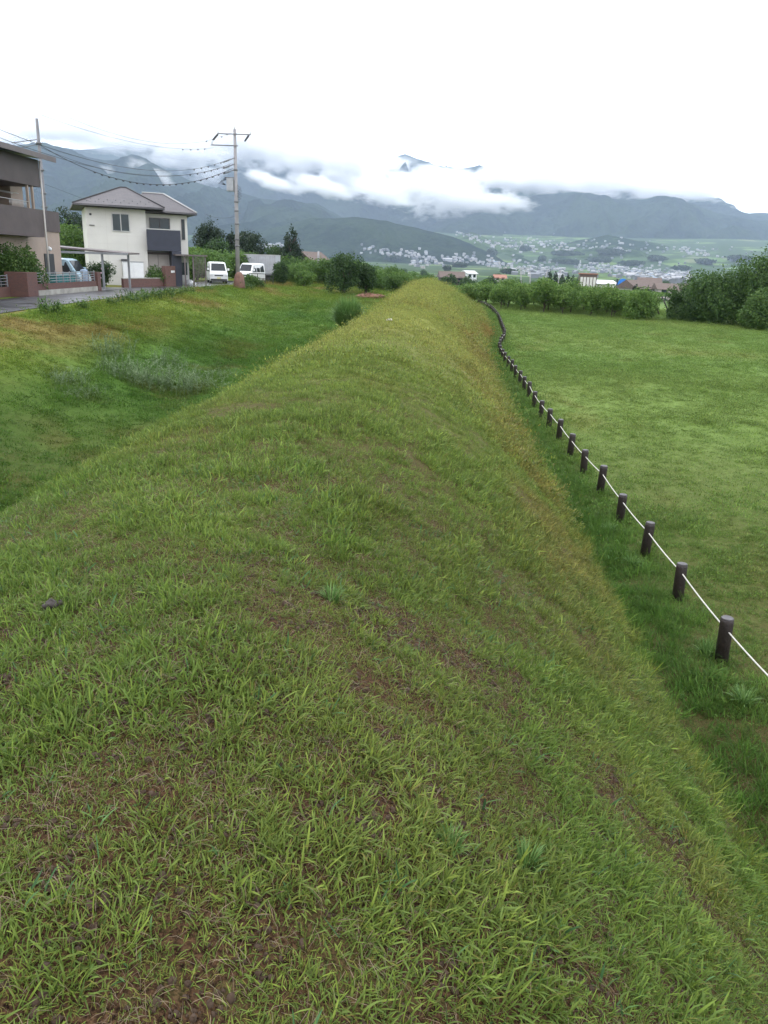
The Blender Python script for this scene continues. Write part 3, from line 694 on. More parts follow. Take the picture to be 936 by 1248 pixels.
# ---- brick garden wall with railing and concrete footing, along the road
gw = empty('brick_garden_wall', (-18.55, 41.0, ZR))
tag(gw, 'low dark red brick wall with broad pillar and steel railing beside the road, in front of the brown house', 'wall')
MB().box(-0.30, 0.02, 1.2, 10.4, 0.0, 0.30).build('footing', M_conc, gw)
MB().box(-0.24, -0.04, 1.15, 10.0, 0.301, 0.62).build('brick_base', M_brick, gw)
MB().box(-1.05, 0.10, -0.05, 1.15, 0.0, 1.22).build('pillar', M_brick, gw, 0.015)
MB().box(-0.34, 0.06, 9.95, 10.5, 0.0, 1.15).build('pillar', M_brick, gw, 0.015)
MB().box(-1.0, -0.80, -5.5, -0.05, 0.0, 0.50).build('brick_base', M_brick, gw)
for y0, y1, x in ((1.2, 9.9, -0.14), (-5.4, -0.1, -0.90)):
    mb = MB(); z0 = 0.62 if x > -0.5 else 0.50
    for k in range(4): mb.box(x-0.015, x+0.015, y0, y1, z0+0.10+k*0.14, z0+0.14+k*0.14)
    n_ = int((y1-y0)/0.95)
    for k in range(n_+1):
        yk = y0 + (y1-y0)*k/n_; mb.box(x-0.028, x+0.028, yk-0.025, yk+0.025, z0, z0+0.60)
    mb.build('railing', M_galv, gw)

# ---- white house: local x along the front, -y towards the viewer
TH = rad(67)
wh = empty('white_house', (-23.06, 62.0, ZR), PI/2 - TH); wh.scale = (1.04, 1.04, 0.96)
tag(wh, 'cream two-storey house with grey hipped roof and dark navy balcony box', 'house')
MB().box(0, 4.15, 0, 6.3, 0, 5.80).build('wall', M_cream, wh)
MB().box(4.152, 7.3, 0.9, 6.2, 0, 5.60).build('wall', M_cream, wh)
mb = MB()
for k in range(1, 9): mb.box(-0.004, 4.154, -0.006, -0.001, k*0.63, k*0.63+0.006)
for x in (1.35, 2.75): mb.box(x, x+0.014, -0.0075, -0.0065, 0, 5.75)
mb.build('siding', M_pipe, wh)
r1 = hip_roof(-0.85, 5.45, -0.7, 7.0, 6.0, 1.62, 2.75, 3.2, 3.2).build('roof', M_slate, wh)
r2 = hip_roof(3.4, 7.95, 0.3, 7.1, 5.80, 1.55, 4.4, 6.0, 3.7).build('roof', M_slate, wh)
MB().tube([(5.45, -0.7, 6.03), (3.2, 3.2, 7.65), (2.75, 3.2, 7.65), (-0.85, -0.7, 6.03)], 0.05, 6).build('ridge_cap', M_roof, r1)
MB().tube([(7.95, 0.3, 5.83), (6.0, 3.7, 7.38), (4.4, 3.7, 7.38)], 0.06, 6).build('ridge_cap', M_frame, r2)
MB().tube([(-0.85, -0.79, 5.88), (5.45, -0.79, 5.86)], 0.055, 6).build('gutter', M_dframe, r1)
MB().tube([(5.3, 0.22, 5.68), (7.95, 0.22, 5.66)], 0.055, 6).build('gutter', M_dframe, r2)
for row in (0, 1):
    for k in range(8): MB().box(0.1+k*0.58+row*0.28, 0.15+k*0.58+row*0.28, -0.2+row*0.45, -0.16+row*0.45, 6.19+row*0.19, 6.25+row*0.19).build('snow_guard', M_dframe, r1)
window(wh, 1.75, 3.0, 4.10, 5.45, 0.0, mull=1)
window(wh, 0.70, 1.42, 0.75, 1.60, 0.0, mull=1); window(wh, 2.28, 2.53, 0.7, 1.6, 0.0, mull=0, frame=M_dframe)
MB().box(2.22, 2.65, -0.22, -0.004, 1.85, 2.02).build('window_hood', M_dframe, wh)
MB().box(4.10, 6.55, -0.55, -0.43, 2.75, 4.35).box(6.43, 6.55, -0.43, 0.898, 2.75, 4.35).box(4.155, 6.43, -0.43, 0.898, 2.75, 2.87).build('balcony', M_navy, wh)
MB().box(4.10, 6.55, -0.58, -0.42, 4.352, 4.42).build('balcony_rail', M_frame, wh)
window(wh, 4.5, 6.0, 3.6, 5.3, 0.9, mull=1, frame=M_dframe)
window(wh, 6.85, 7.1, 3.7, 5.3, 0.9, mull=0, frame=M_dframe)
sh = MB().box(4.25, 5.75, 0.80, 0.896, 0.4, 2.45).build('shutter', M_cream2, wh)
MB().box(4.98, 5.01, 0.785, 0.799, 0.4, 2.45).box(4.2, 5.8, 0.74, 0.896, 2.46, 2.65).build('shutter_frame', M_fascia, sh)
MB().box(5.85, 6.55, -0.54, 0.897, 0.0, 2.74).build('porch_panel', M_navy, wh)
MB().box(5.95, 8.3, -1.6, -0.6, 2.42, 2.54).box(6.6, 8.3, -0.6, 0.85, 2.42, 2.54).build('porch_roof', M_fascia, wh)
for x in (6.6, 7.2, 8.1): MB().box(x, x+0.09, -1.5, -1.41, 0, 2.42).build('porch_post', M_fascia, wh)
dr = MB().box(6.62, 7.28, 0.83, 0.896, 0.05, 2.2).build('door', M_frame, wh)
MB().box(6.75, 7.15, 0.80, 0.829, 0.9, 1.9).build('door_pane', M_glass, dr)
mb = MB()
for k in range(8): mb.box(7.3+k*0.1, 7.335+k*0.1, -1.47, -1.43, 0.2, 2.40)
mb.build('slatted_screen', M_fascia, wh)
MB().box(0.25, 0.40, -0.05, -0.008, 5.2, 5.35).build('cable_bracket', M_dframe, wh)
MB().box(0.20, 0.55, -0.08, -0.008, 4.45, 4.50).build('cable_bracket', M_dframe, wh)

# ---- carport
cp = empty('carport', (-20.3, 55.0, ZR))
tag(cp, 'flat grey-brown carport roof on slim posts in front of the white house', 'carport')
mb = MB(); mb.add([(-3.6, -1.4, 2.72), (2.9, -1.4, 2.35), (2.9, 1.2, 2.40), (-3.6, 1.2, 2.77), (-3.6, -1.4, 2.62), (2.9, -1.4, 2.25), (2.9, 1.2, 2.30), (-3.6, 1.2, 2.67)],
   [(0, 1, 2, 3), (4, 7, 6, 5), (0, 4, 5, 1), (1, 5, 6, 2), (2, 6, 7, 3), (3, 7, 4, 0)]).build('carport_roof', M_fascia, cp)
mb = MB(); mb.box(-3.6, 2.95, -1.48, -1.402, 2.22, 2.36).build('beam', M_galv, cp)
for x, y in ((1.2, -1.3), (2.5, 0.0), (-3.3, -1.3), (-3.3, 1.1)):
    MB().box(x-0.06, x+0.06, y-0.06, y+0.06, 0, 2.3 if x > 0 else 2.6).build('carport_post', M_galv, cp)
# ---- two storage cabinets, low wall, brick gate pillar with name plates
sc_ = empty('storage_cabinet', (-19.9, 60.2, ZR), PI/2 - TH)
tag(sc_, 'white steel two-door storage cabinet against the cream house wall', 'cabinet')
MB().box(0, 1.45, 0, 0.7, 0.1, 1.75).build('cabinet_body', M_white, sc_)
for x in (0.03, 0.75): MB().box(x, x+0.67, -0.03, -0.003, 0.15, 1.70).build('cabinet_door', M_white, sc_)
MB().box(-0.02, 1.47, -0.04, 0.72, 1.752, 1.80).build('cabinet_top', M_galv, sc_)
lw = empty('low_brick_wall', (-18.9, 57.4, ZR), rad(90-16))
tag(lw, 'low brown brick wall running to the gate pillar of the cream house', 'wall')
MB().box(-0.2, 6.0, 0, 0.18, 0, 0.62).build('brick_base', M_brick2, lw)
MB().box(-0.2, 6.0, -0.02, 0.20, 0.622, 0.68).build('coping', M_conc, lw)
gp = empty('gate_pillar', (-17.25, 62.2, ZR), rad(70))
tag(gp, 'russet brick gate pillar with two small white name plates', 'pillar')
MB().box(-0.15, 1.15, 0, 0.35, 0, 1.55).build('pillar_block', M_brick2, gp, 0.02)
MB().box(0.55, 0.78, -0.02, -0.002, 1.05, 1.22).build('name_plate', M_white, gp)
MB().box(0.83, 1.0, -0.02, -0.002, 1.07, 1.22).build('name_plate', M_white, gp)
# white bag on the ground by the porch
mb = MB(); mb.blob((0, 0, 0.22), (0.32, 0.26, 0.24), 5, 8, 0.22).blob((0.3, 0.2, 0.14), (0.2, 0.2, 0.15), 6, 6, 0.25)
o = mb.build('plastic_bag', M_white); o.location = (-16.3, 65.4, ZR+0.02); tag(o, 'crumpled white plastic bag on the ground by the cream house porch', 'bag')
# teal crate and cloth behind the railing
M_teal = pmat('teal_plastic', (0.03, 0.20, 0.21), 0.5, 0, 0.15)
mb = MB(); mb.box(-0.25, 0.25, -1.3, 1.3, 0.05, 0.95); mb.box(-0.29, 0.29, -1.34, 1.34, 0.952, 1.02)
for k in range(7): mb.box(0.251, 0.28, -1.25+k*0.4, -1.2+k*0.4, 0.1, 0.94)
o = mb.build('garden_bin', M_teal); o.location = (-19.25, 47.3, ZR); tag(o, 'long teal plastic garden bin behind the steel railing', 'bin')
M_cloth = pmat('pale_blue_cloth', (0.30, 0.38, 0.50), 0.8, 0, 0.25, 3)
mb = MB(); n1_ = 10; vs = []; fs = []
for i in range(n1_+1):
    for j in range(n1_+1):
        u_ = i/n1_; v_ = j/n1_
        vs.append((0.30*math.sin(PI*v_)*(1-0.3*u_) + 0.05*math.sin(9*v_+3*u_), -0.35+0.7*v_, 1.25*(1-u_) + 0.05*math.cos(7*v_)))
for i in range(n1_):
    for j in range(n1_): fs.append((i*11+j, i*11+j+1, (i+1)*11+j+1, (i+1)*11+j))
mb.add(vs, fs, True); mb.blob((0.05, 0, 1.15), (0.2, 0.33, 0.16), 3, 8, 0.1)
o = mb.build('cloth_cover', M_cloth); o.location = (-19.15, 50.3, ZR); tag(o, 'pale blue cloth draped in a heap beside the small blue van', 'cloth')
# ------------------------------------------------------------------ vehicles
M_tyre = pmat('tyre_rubber', (0.02, 0.02, 0.02), 0.85); M_rim = pmat('wheel_rim', (0.30, 0.30, 0.31), 0.4, 0.6)
M_vwin = glass_mat('car_glass', (0.025, 0.03, 0.035)); M_bump = pmat('black_plastic', (0.03, 0.03, 0.032), 0.6)
M_lamp = pmat('lamp_lens', (0.55, 0.56, 0.58), 0.15); M_plate = pmat('number_plate', (0.60, 0.58, 0.30), 0.5)
M_vwhite = pmat('white_car_paint', (0.70, 0.71, 0.72), 0.25, 0, 0.04); M_vblue = pmat('pale_blue_car_paint', (0.30, 0.42, 0.50), 0.28, 0.1, 0.05)
def vehicle(name, loc, rz, paint, prof, W, label, cat, side_windows, wheels=(0.55, 2.75), length=3.4, cabw=0.86, shield=None, grp=None):
    """x = forward; prof: [(x, z_belt, z_top)] lengthwise sections"""
    r = empty(name, loc, rz); tag(r, label, cat, grp)
    # body loft: ring = sill, belt, shoulder, roof edge, roof
    rings = []
    for x, zb, zt, tw in prof:
        hb = W/2; ht = W/2*tw
        rings.append([(x, -hb*0.96, 0.24), (x, -hb, 0.45), (x, -hb, zb), (x, -ht, zt-0.07), (x, -ht*0.85, zt), (x, ht*0.85, zt), (x, ht, zt-0.07), (x, hb, zb), (x, hb, 0.45), (x, hb*0.96, 0.24)])
    k = len(rings[0]); vs = [p for g in rings for p in g]; fs = []
    for i in range(len(rings)-1):
        for j in range(k-1): fs.append((i*k+j, (i+1)*k+j, (i+1)*k+j+1, i*k+j+1))
        fs.append((i*k+k-1, (i+1)*k+k-1, (i+1)*k, i*k))
    fs += [tuple(range(k)), tuple((len(rings)-1)*k+j for j in range(k))[::-1]]
    mb = MB(); mb.add(vs, fs); mb.build('body', paint, r, 0.035)
    for x in wheels:
        for sgn in (-1, 1):
            y = sgn*(W/2-0.10)
            wo = MB().tube([(x, y-0.085, 0.28), (x, y+0.085, 0.28)], 0.28, 20).build('wheel', M_tyre, r)
            MB().tube([(x, y+sgn*0.07, 0.28), (x, y+sgn*0.095, 0.28)], 0.17, 14).build('rim', M_rim, wo)
    for sgn in (-1, 1):
        for (xa, xb, za, zb2, xa2, xb2) in side_windows:
            yy0 = sgn*(W/2+0.004); yy1 = sgn*(W/2*cabw+0.012 + (W/2*(1-cabw))*0.12)
            q = [(xa, yy0, za), (xb, yy0, za), (xb2, yy1, zb2), (xa2, yy1, zb2)]
            q2 = [(a, b-sgn*0.02, c) for a, b, c in q]
            MB().add(q+q2, [(0, 1, 2, 3), (7, 6, 5, 4), (0, 4, 5, 1), (1, 5, 6, 2), (2, 6, 7, 3), (3, 7, 4, 0)]).build('side_window', M_vwin, r)
    (xa, za, ya), (xb, zb2, yb) = shield
    q = [(xa+0.01, -ya, za), (xa+0.01, ya, za), (xb+0.01, yb, zb2), (xb+0.01, -yb, zb2)]; q2 = [(a-0.03, b, c-0.01) for a, b, c in q]
    MB().add(q+q2, [(0, 1, 2, 3), (7, 6, 5, 4), (0, 4, 5, 1), (1, 5, 6, 2), (2, 6, 7, 3), (3, 7, 4, 0)]).build('windscreen', M_vwin, r)
    xf = prof[-1][0]
    for sgn in (-1, 1):
        MB().box(xf-0.10, xf+0.012, sgn*W*0.40-0.13, sgn*W*0.40+0.13, 0.62, 0.80).build('headlight', M_lamp, r, 0.02)
        MB().box(xa-0.25, xa-0.10, sgn*(W/2+0.10)-0.09, sgn*(W/2+0.10)+0.09, za+0.03, za+0.24).build('wing_mirror', paint, r, 0.02)
    MB().box(xf-0.02, xf+0.03, -W*0.46, W*0.46, 0.26, 0.42).build('bumper', M_bump, r, 0.02)
    MB().box(xf-0.01, xf+0.012, -W*0.24, W*0.24, 0.66, 0.76).build('grille', M_bump, r)
    MB().box(xf+0.031, xf+0.04, -0.17, 0.17, 0.42, 0.57).build('number_plate', M_plate, r)
    return r
van_prof = [(0.0, 0.95, 1.80, 0.86), (0.08, 0.98, 1.87, 0.87), (1.2, 0.98, 1.90, 0.88), (2.35, 0.98, 1.88, 0.88), (2.62, 0.97, 1.80, 0.86), (3.12, 0.95, 1.10, 0.95), (3.30, 0.85, 0.98, 0.97), (3.38, 0.72, 0.84, 0.97)]
sw = [(0.25, 1.15, 1.05, 1.68, 0.32, 1.15), (1.25, 1.95, 1.05, 1.68, 1.25, 1.95), (2.05, 2.85, 1.05, 1.66, 2.05, 2.50)]
vl = at(268, 346, ZR + 0.03)
vehicle('van', (-16.9, 77.6, ZR+0.03), rad(-72), M_vwhite, van_prof, 1.62, 'small white van facing the camera on the wet road, left of the utility pole', 'van', sw,
        shield=((3.10, 1.12, 0.66), (2.68, 1.76, 0.58)))
vehicle('parked_van', (-23.0, 52.3, ZR+0.03), rad(-6), M_vblue, van_prof, 1.5, 'pale blue small van parked behind the railing beside the brown house', 'van', sw,
        shield=((3.10, 1.12, 0.62), (2.68, 1.76, 0.56)))
tr_prof = [(0.0, 0.78, 0.88, 0.98), (1.6, 0.78, 0.88, 0.98), (1.9, 0.80, 0.90, 0.98), (2.0, 1.0, 1.72, 0.86), (2.5, 1.0, 1.76, 0.86), (2.72, 0.98, 1.70, 0.85), (3.14, 0.94, 1.06, 0.95), (3.30, 0.84, 0.95, 0.97)]
vehicle('white_car', (-13.9, 84.6, hz(-13.9, 84.6)), rad(-106), M_vwhite, van_prof, 1.55, 'white car half hidden between the utility pole and the grey container', 'car', sw,
        shield=((3.10, 1.12, 0.62), (2.68, 1.76, 0.56)))
# grey box container
ct = empty('container', (-15.7, 87.6, hz(-14, 88)), rad(-8)); ct.scale = (0.98, 1, 0.98)
tag(ct, 'pale grey corrugated container box behind the white car', 'container')
M_cont = pmat('pale_grey_panel', (0.36, 0.37, 0.40), 0.5, 0, 0.1)
MB().box(-0.2, 3.6, -0.9, 0.9, 0.75, 2.75).build('container_body', M_cont, ct)
mb = MB()
for k in range(19): mb.box(-0.1+k*0.2, -0.02+k*0.2, -0.93, -0.903, 0.8, 2.70)
mb.build('corrugation', M_cont, ct)
MB().box(-0.22, 3.62, -0.93, 0.92, 2.752, 2.84).build('top_rail', M_frame, ct)
MB().box(0.0, 3.4, -0.7, 0.7, 0.0, 0.748).build('chassis', M_bump, ct)
# ------------------------------------------------------------------ utility poles and wires
M_pole = pmat('pole_concrete', (0.27, 0.26, 0.27), 0.8, 0, 0.18, 2.0); M_wire = pmat('black_cable', (0.025, 0.025, 0.03), 0.6)
M_steel = pmat('dull_steel', (0.16, 0.16, 0.17), 0.5, 0.5, 0.15); M_cer = pmat('insulator', (0.55, 0.56, 0.58), 0.35)
PX, PY = -12.9, 68.0
up = empty('utility_pole', (PX, PY, ZR))
tag(up, 'tall concrete utility pole with crossarms, transformer box and many wires, right of the white van', 'utility pole')
MB().tube([(0, 0, 0), (0.0, 0, 12.05)], [0.19, 0.115], 12).build('pole', M_pole, up)
a1 = MB().box(-1.35, 1.30, -0.17, -0.10, 11.62, 11.70).build('crossarm', M_steel, up)
a2 = MB().box(-1.90, 0.25, -0.17, -0.10, 10.78, 10.86).build('crossarm', M_steel, up)
for x, z, a_ in ((-1.3, 11.76, a1), (0.0, 12.11, a1), (1.25, 11.76, a1), (-1.8, 10.92, a2)):
    mb = MB(); mb.tube([(x, -0.13, z-0.06), (x, -0.13, z+0.02), (x, -0.13, z+0.06), (x, -0.13, z+0.16)], [0.03, 0.075, 0.05, 0.07], 8).build('insulator', M_cer, a_)
for s_, x in ((-1, -1.3), (1, 1.15)):
    MB().tube([(x, -0.2, 11.6), (x + s_*0.05 - 0.38, -0.25, 11.15)], [0.09, 0.06], 7).build('fuse_cutout', M_bump, a1)
for z in (9.95, 9.5, 9.1):
    mb = MB(); mb.tube([(0, -0.1, z), (-0.45, -0.3, z-0.22), (-0.95, -0.45, z-0.42)], 0.035, 6)
    for q in (0.55, 0.7, 0.85): mb.tube([(-0.95*q-0.01, -0.45*q, z-0.42*q+0.02), (-0.95*q+0.06, -0.45*q, z-0.42*q-0.01)], 0.075, 8)
    mb.build('strain_insulator', M_steel, up)
MB().box(-0.72, -0.16, -0.28, 0.24, 7.45, 8.40).build('transformer_box', M_galv, up, 0.03)
MB().box(-0.9, 0.1, -0.05, 0.05, 8.43, 8.50).build('bracket', M_steel, up)
for k in range(5):
    mb = MB(); mb.tube([(0.14, -0.1, 7.9-k*0.2), (0.42+0.06*(k % 2), -0.15, 7.7-k*0.2), (0.16, -0.1, 7.4-k*0.15)], 0.022, 5)
    mb.build('cable_loop', M_wire, up)
    MB().tube([(-0.75, -0.1, 8.5-k*0.05), (-1.15-0.06*k, -0.2, 8.2-k*0.06), (-0.8, -0.1, 7.9)], 0.018, 5).build('cable_loop', M_wire, up)
for z in (6.6, 5.9, 3.7, 3.2, 9.0, 4.9): MB().tube([(0, 0, z), (0, 0, z+0.14)], 0.205 - z*0.004, 10).build('pole_band', M_steel, up)
for k in range(12): MB().tube([((-1)**k*0.12, 0, 2.2+k*0.45), ((-1)**k*0.34, 0, 2.2+k*0.45)], 0.014, 5).build('climbing_step', M_steel, up)
# rusty brown guard/stone at its foot
mb = MB(); mb.tube([(0, 0, 0), (0, 0, 0.5), (0.02, 0, 1.0), (0.03, 0, 1.25)], [0.50, 0.46, 0.36, 0.18], 9)
o = mb.build('marker_stone', pmat('russet_stone', (0.16, 0.085, 0.065), 0.8, 0, 0.25, 3, bump=0.5), None, 0.03); o.location = (-12.55, 66.6, ZR-0.02)
tag(o, 'squat russet brown stone standing at the foot of the utility pole', 'stone')
# dark gate rail
mb = MB(); mb.box(0, 2.4, -0.02, 0.02, 0.92, 0.98).box(0, 2.4, -0.02, 0.02, 0.50, 0.54)
for x in (0.0, 0.8, 1.6, 2.36): mb.box(x, x+0.05, -0.03, 0.03, 0, 0.92)
o = mb.build('gate_rail', M_dframe); o.location = (-13.9, 79.2, hz(-13.9, 79.2)); o.rotation_euler.z = rad(-10); tag(o, 'low dark metal rail in front of the white car', 'rail')

p2 = empty('utility_pole', (-24.6, 58.5, ZR))
tag(p2, 'slim bare grey pole rising behind the brown house', 'utility pole')
MB().tube([(0, 0, 0), (0, 0, 10.9)], [0.14, 0.10], 12).build('pole', M_steel, p2)
for z in (6.1, 7.6, 9.3, 5.2): MB().tube([(0, 0, z), (0, 0, z+0.12)], 0.19, 10).build('pole_band', M_steel, p2)
mb = MB(); mb.tube([(0, 0, 9.6), (-1.6, -0.6, 9.25)], 0.03, 6).tube([(0, 0, 9.3), (-1.3, -0.6, 8.9)], 0.03, 6).build('strain_insulator', M_steel, p2)

def quad3(p0, p1, p2_, n=40):
    """parabola in z over the straight ground line from p0 to p2 through the height of p1"""
    p0, p1, p2_ = map(Vector, (p0, p1, p2_)); d = p2_ - p0; d2 = Vector((d.x, d.y)); t1 = Vector((p1.x-p0.x, p1.y-p0.y)).dot(d2)/d2.dot(d2)
    # z = a t^2 + b t + c
    c = p0.z; A = p2_.z - c; B = p1.z - c; a = (B - A*t1)/(t1*t1 - t1); b = A - a
    return [Vector((p0.x + d.x*t, p0.y + d.y*t, a*t*t + b*t + c)) for t in [i/n for i in range(n+1)]]
def on_line(u, v, A, B):
    """the point over the ground line A-B seen in the photo at (u, v)"""
    r = ray(u, v); k = r.x/r.y; t = (k*A[1] - A[0])/((B[0]-A[0]) - k*(B[1]-A[1]))
    y = A[1] + t*(B[1]-A[1]); return Vector((A[0] + t*(B[0]-A[0]), y, CZ + r.z/r.y*y))
def wire(name, pts, r, label, hang=()):
    mb = MB(); mb.tube(pts, r*0.62, 6); o = mb.build(name, M_wire); tag(o, label, 'cable', 'overhead cables left of the utility pole')
    for t in hang:
        i = t*(len(pts)-1); k = min(int(i), len(pts)-2); p = pts[k].lerp(pts[k+1], i-k)
        d = (pts[k+1]-pts[k]).normalized()*0.09
        MB().tube([p-d-Vector((0, 0, 0.03)), p-Vector((0, 0, 0.05)), p+d-Vector((0, 0, 0.03))], [0.025, 0.055, 0.025], 6).build('cable_marker', M_wire, o)
    return o
OFF = (-17.6, 24.0)
def span(a, b, c, endA=OFF, endB=(PX-0.3, PY-0.3)):
    """full catenary through three sightings, extended to both poles"""
    P_ = [on_line(*q, endA, endB) for q in (a, b, c)]
    d = Vector((endB[0]-endA[0], endB[1]-endA[1])); T = [Vector((p.x-endA[0], p.y-endA[1])).dot(d)/d.dot(d) for p in P_]
    co = np.polyfit(T, [p.z for p in P_], 2)
    return [Vector((endA[0]+d.x*t, endA[1]+d.y*t, float(np.polyval(co, t)))) for t in [i/48 for i in range(49)]]
hA = [0.86+0.02*i for i in range(7)]
wire('power_cable', span((54, 130), (158, 168), (276, 164), OFF, (PX+0.1, PY-0.2)), 0.016, 'topmost thin cable running from the upper crossarm off the left edge', [0.84, 0.88, 0.92, 0.95])
wire('power_cable', span((24, 130), (160, 173), (274, 178), OFF, (PX-1.6, PY-0.2)), 0.016, 'thin cable just under the topmost one, tied to the lower crossarm', [0.82, 0.86, 0.9, 0.94])
wire('power_cable', span((0, 158), (136, 201), (282, 193)), 0.020, 'cable sagging third from the top between the pole and the left edge', [0.80+0.035*i for i in range(5)])
wire('power_cable', span((0, 168), (136, 208), (282, 199)), 0.018, 'cable sagging fourth from the top, just above the thick low one', [0.78+0.035*i for i in range(6)])
E2 = (-24.6, 58.5)
wire('telephone_cable', span((72, 190), (177, 224), (284, 205), E2, (PX-0.2, PY-0.2)), 0.034, 'thickest lowest cable hung with small dark rings along its sag', [0.25+0.035*i for i in range(21)])
wire('telephone_cable', span((72, 189), (150, 211), (284, 200), E2, (PX-0.2, PY-0.2)), 0.018, 'thin cable from the slim rear pole to the utility pole', [])
wire('service_cable', quad3((PX, PY, 5.0), (-15, 70, 4.9), (-16.8, 74.0, 5.35)), 0.016, 'short service cable from the utility pole to the cream house roof')
wire('service_cable', quad3(E2 + (6.2,), (-23, 59, 5.7), (-21.9, 60.2, 5.2)), 0.014, 'short service cable from the slim rear pole to the corner of the cream house')

# ------------------------------------------------------------------ rope fence
M_post = pmat('dark_stained_wood', (0.020, 0.013, 0.012), 0.6, 0, 0.35, 14.0, bump=0.5, bscale=40)
M_top = pmat('grey_post_end', (0.09, 0.085, 0.09), 0.65, 0, 0.25, 14.0)
M_rope = pmat('white_rope', (0.52, 0.51, 0.47), 0.8, 0, 0.12, 20)
fx = np.interp; FY = [2, 8.35, 17.2, 25, 30, 38, 42.5, 46, 49.5, 53.3, 59, 73, 87, 95, 108]; FX = [3.85, 4.07, 4.44, 4.76, 5.10, 5.50, 5.85, 6.4, 7.1, 7.6, 8.25, 9.7, 10.75, 10.95, 11.3]
path = []
yk = 8.35 - 1.72*2
while yk < 106:
    path.append((float(fx(yk, FY, FX)), yk)); sl = (float(fx(yk+1, FY, FX)) - float(fx(yk, FY, FX))); yk += 1.72/math.sqrt(1+sl*sl)
def make_post():
    r = empty('fence_post', (0, 0, 0))
    MB().tube([(0, 0, -0.25), (0, 0, 0.50), (0, 0, 0.545)], [0.078, 0.076, 0.072], 18).build('post_shaft', M_post, r)
    MB().tube([(0, 0, 0.5452), (0, 0, 0.556)], [0.073, 0.062], 18).build('post_cap', M_top, r)
    return r
proto = make_post(); tops = []; vis = 0
rp = random.Random(4)
for i, (x, y) in enumerate(path):
    z = hz(x, y); o = proto if i == 0 else copy_tree(proto)
    o.location = (x, y, z + rp.uniform(-0.035, 0.02)); o.rotation_euler = (rad(rp.uniform(-3, 3)), rad(rp.uniform(-3, 3)), rp.uniform(0, 6))
    if i < 2: lab = 'dark round fence post nearest the viewer, just past the right edge'
    elif i == 2: lab = 'largest dark round rope-fence post, nearest the viewer near the right edge'
    elif i-2 < 20: lab = 'dark round rope-fence post, %s back from the largest one by the right edge' % ORD[i-3]
    else: lab = 'small far dark fence post in the close row where the fence bends behind the mound'
    tag(o, lab, 'fence post', 'dark posts of the rope fence along the foot of the mound')
    tops.append(Vector((x, y, z + 0.40)))
mb = MB(); pts = []
for a, b in zip(tops[:-1], tops[1:]):
    for k in range(6):
        t = k/6; p = a.lerp(b, t); p.z -= 0.018*4*t*(1-t); pts.append(p)
pts.append(tops[-1]); mb.tube(pts, 0.0095, 6)
o = mb.build('rope', M_rope); tag(o, 'white rope threaded through the dark posts of the fence', 'rope')
# ------------------------------------------------------------------ vegetation
LM = {
 'orchard': leaf_mat('orchard_leaves', (0.036, 0.088, 0.016), (0.088, 0.172, 0.030), (0.180, 0.270, 0.060)),
 'dark': leaf_mat('dark_leaves', (0.014, 0.036, 0.012), (0.032, 0.072, 0.020), (0.070, 0.130, 0.032)),
 'thicket': leaf_mat('thicket_leaves', (0.018, 0.048, 0.012), (0.044, 0.098, 0.020), (0.095, 0.165, 0.036)),
 'conifer': leaf_mat('conifer_leaves', (0.010, 0.024, 0.013), (0.018, 0.038, 0.018), (0.034, 0.062, 0.026), trans=0.15),
 'light': leaf_mat('bright_leaves', (0.045, 0.100, 0.020), (0.080, 0.160, 0.030), (0.135, 0.215, 0.050)),
 'shrub': leaf_mat('shrub_leaves', (0.035, 0.080, 0.018), (0.060, 0.125, 0.024), (0.115, 0.185, 0.045)),
 'grey': leaf_mat('grey_green_leaves', (0.070, 0.115, 0.045), (0.115, 0.175, 0.075), (0.185, 0.255, 0.125)),
 'pampas': leaf_mat('pampas_leaves', (0.055, 0.130, 0.030), (0.105, 0.205, 0.050), (0.190, 0.300, 0.095)),
}
M_bark = pmat('bark', (0.060, 0.045, 0.035), 0.9, 0, 0.3, 4, bump=0.6)
def leaves(name, blobs, n, size, seed, mat, elong=1.7, up=0.25):
    """blobs: (x, y, z, rx, ry, rz). leaf-sized bent quads in a shell-weighted volume, thinned by clumps"""
    rg = np.random.default_rng(seed); B = np.array(blobs, float); vol = B[:, 3]*B[:, 4]*B[:, 5]; vol = vol**0.72
    idx = rg.choice(len(B), n, p=vol/vol.sum()); b = B[idx]
    d = rg.normal(size=(n, 3)); d /= np.linalg.norm(d, axis=1)[:, None]
    r = 1 - 0.55*rg.random(n)**1.7; r *= 1 + 0.16*rg.normal(size=n)*(rg.random(n) < 0.35)
    P_ = b[:, :3] + d*r[:, None]*b[:, 3:6]
    clump = fbm(P_[:, 0]*1.7 + P_[:, 2]*1.3 + seed, P_[:, 1]*1.7 - P_[:, 2]*0.9, seed, 3)
    k = rg.random(n) < np.clip((clump - 0.33)*6, 0.08, 1); P_ = P_[k]; d = d[k]; n = len(P_); clump = clump[k]
    nrm = d*0.6 + rg.normal(size=(n, 3))*0.55 + np.array([0, 0, up]); nrm /= np.linalg.norm(nrm, axis=1)[:, None]
    t = np.cross(nrm, rg.normal(size=(n, 3))); t /= np.linalg.norm(t, axis=1)[:, None]; s = np.cross(nrm, t)
    ln = size*rg.uniform(0.6, 1.35, n)[:, None]; wd = ln/elong
    a = P_ - t*ln/2; c = P_ + t*ln/2; mid = P_ + nrm*ln*0.10
    V_ = np.stack([a, mid + s*wd/2, c, mid - s*wd/2], 1).reshape(-1, 3)
    F_ = np.arange(n*4).reshape(-1, 4)
    rn = np.clip(0.5 + rg.normal(0, 0.22, n) + (clump - 0.5)*0.8, 0, 1)
    return npmesh(name, V_, F_, mat, False, {'rnd': ('FLOAT', np.repeat(rn, 4))})
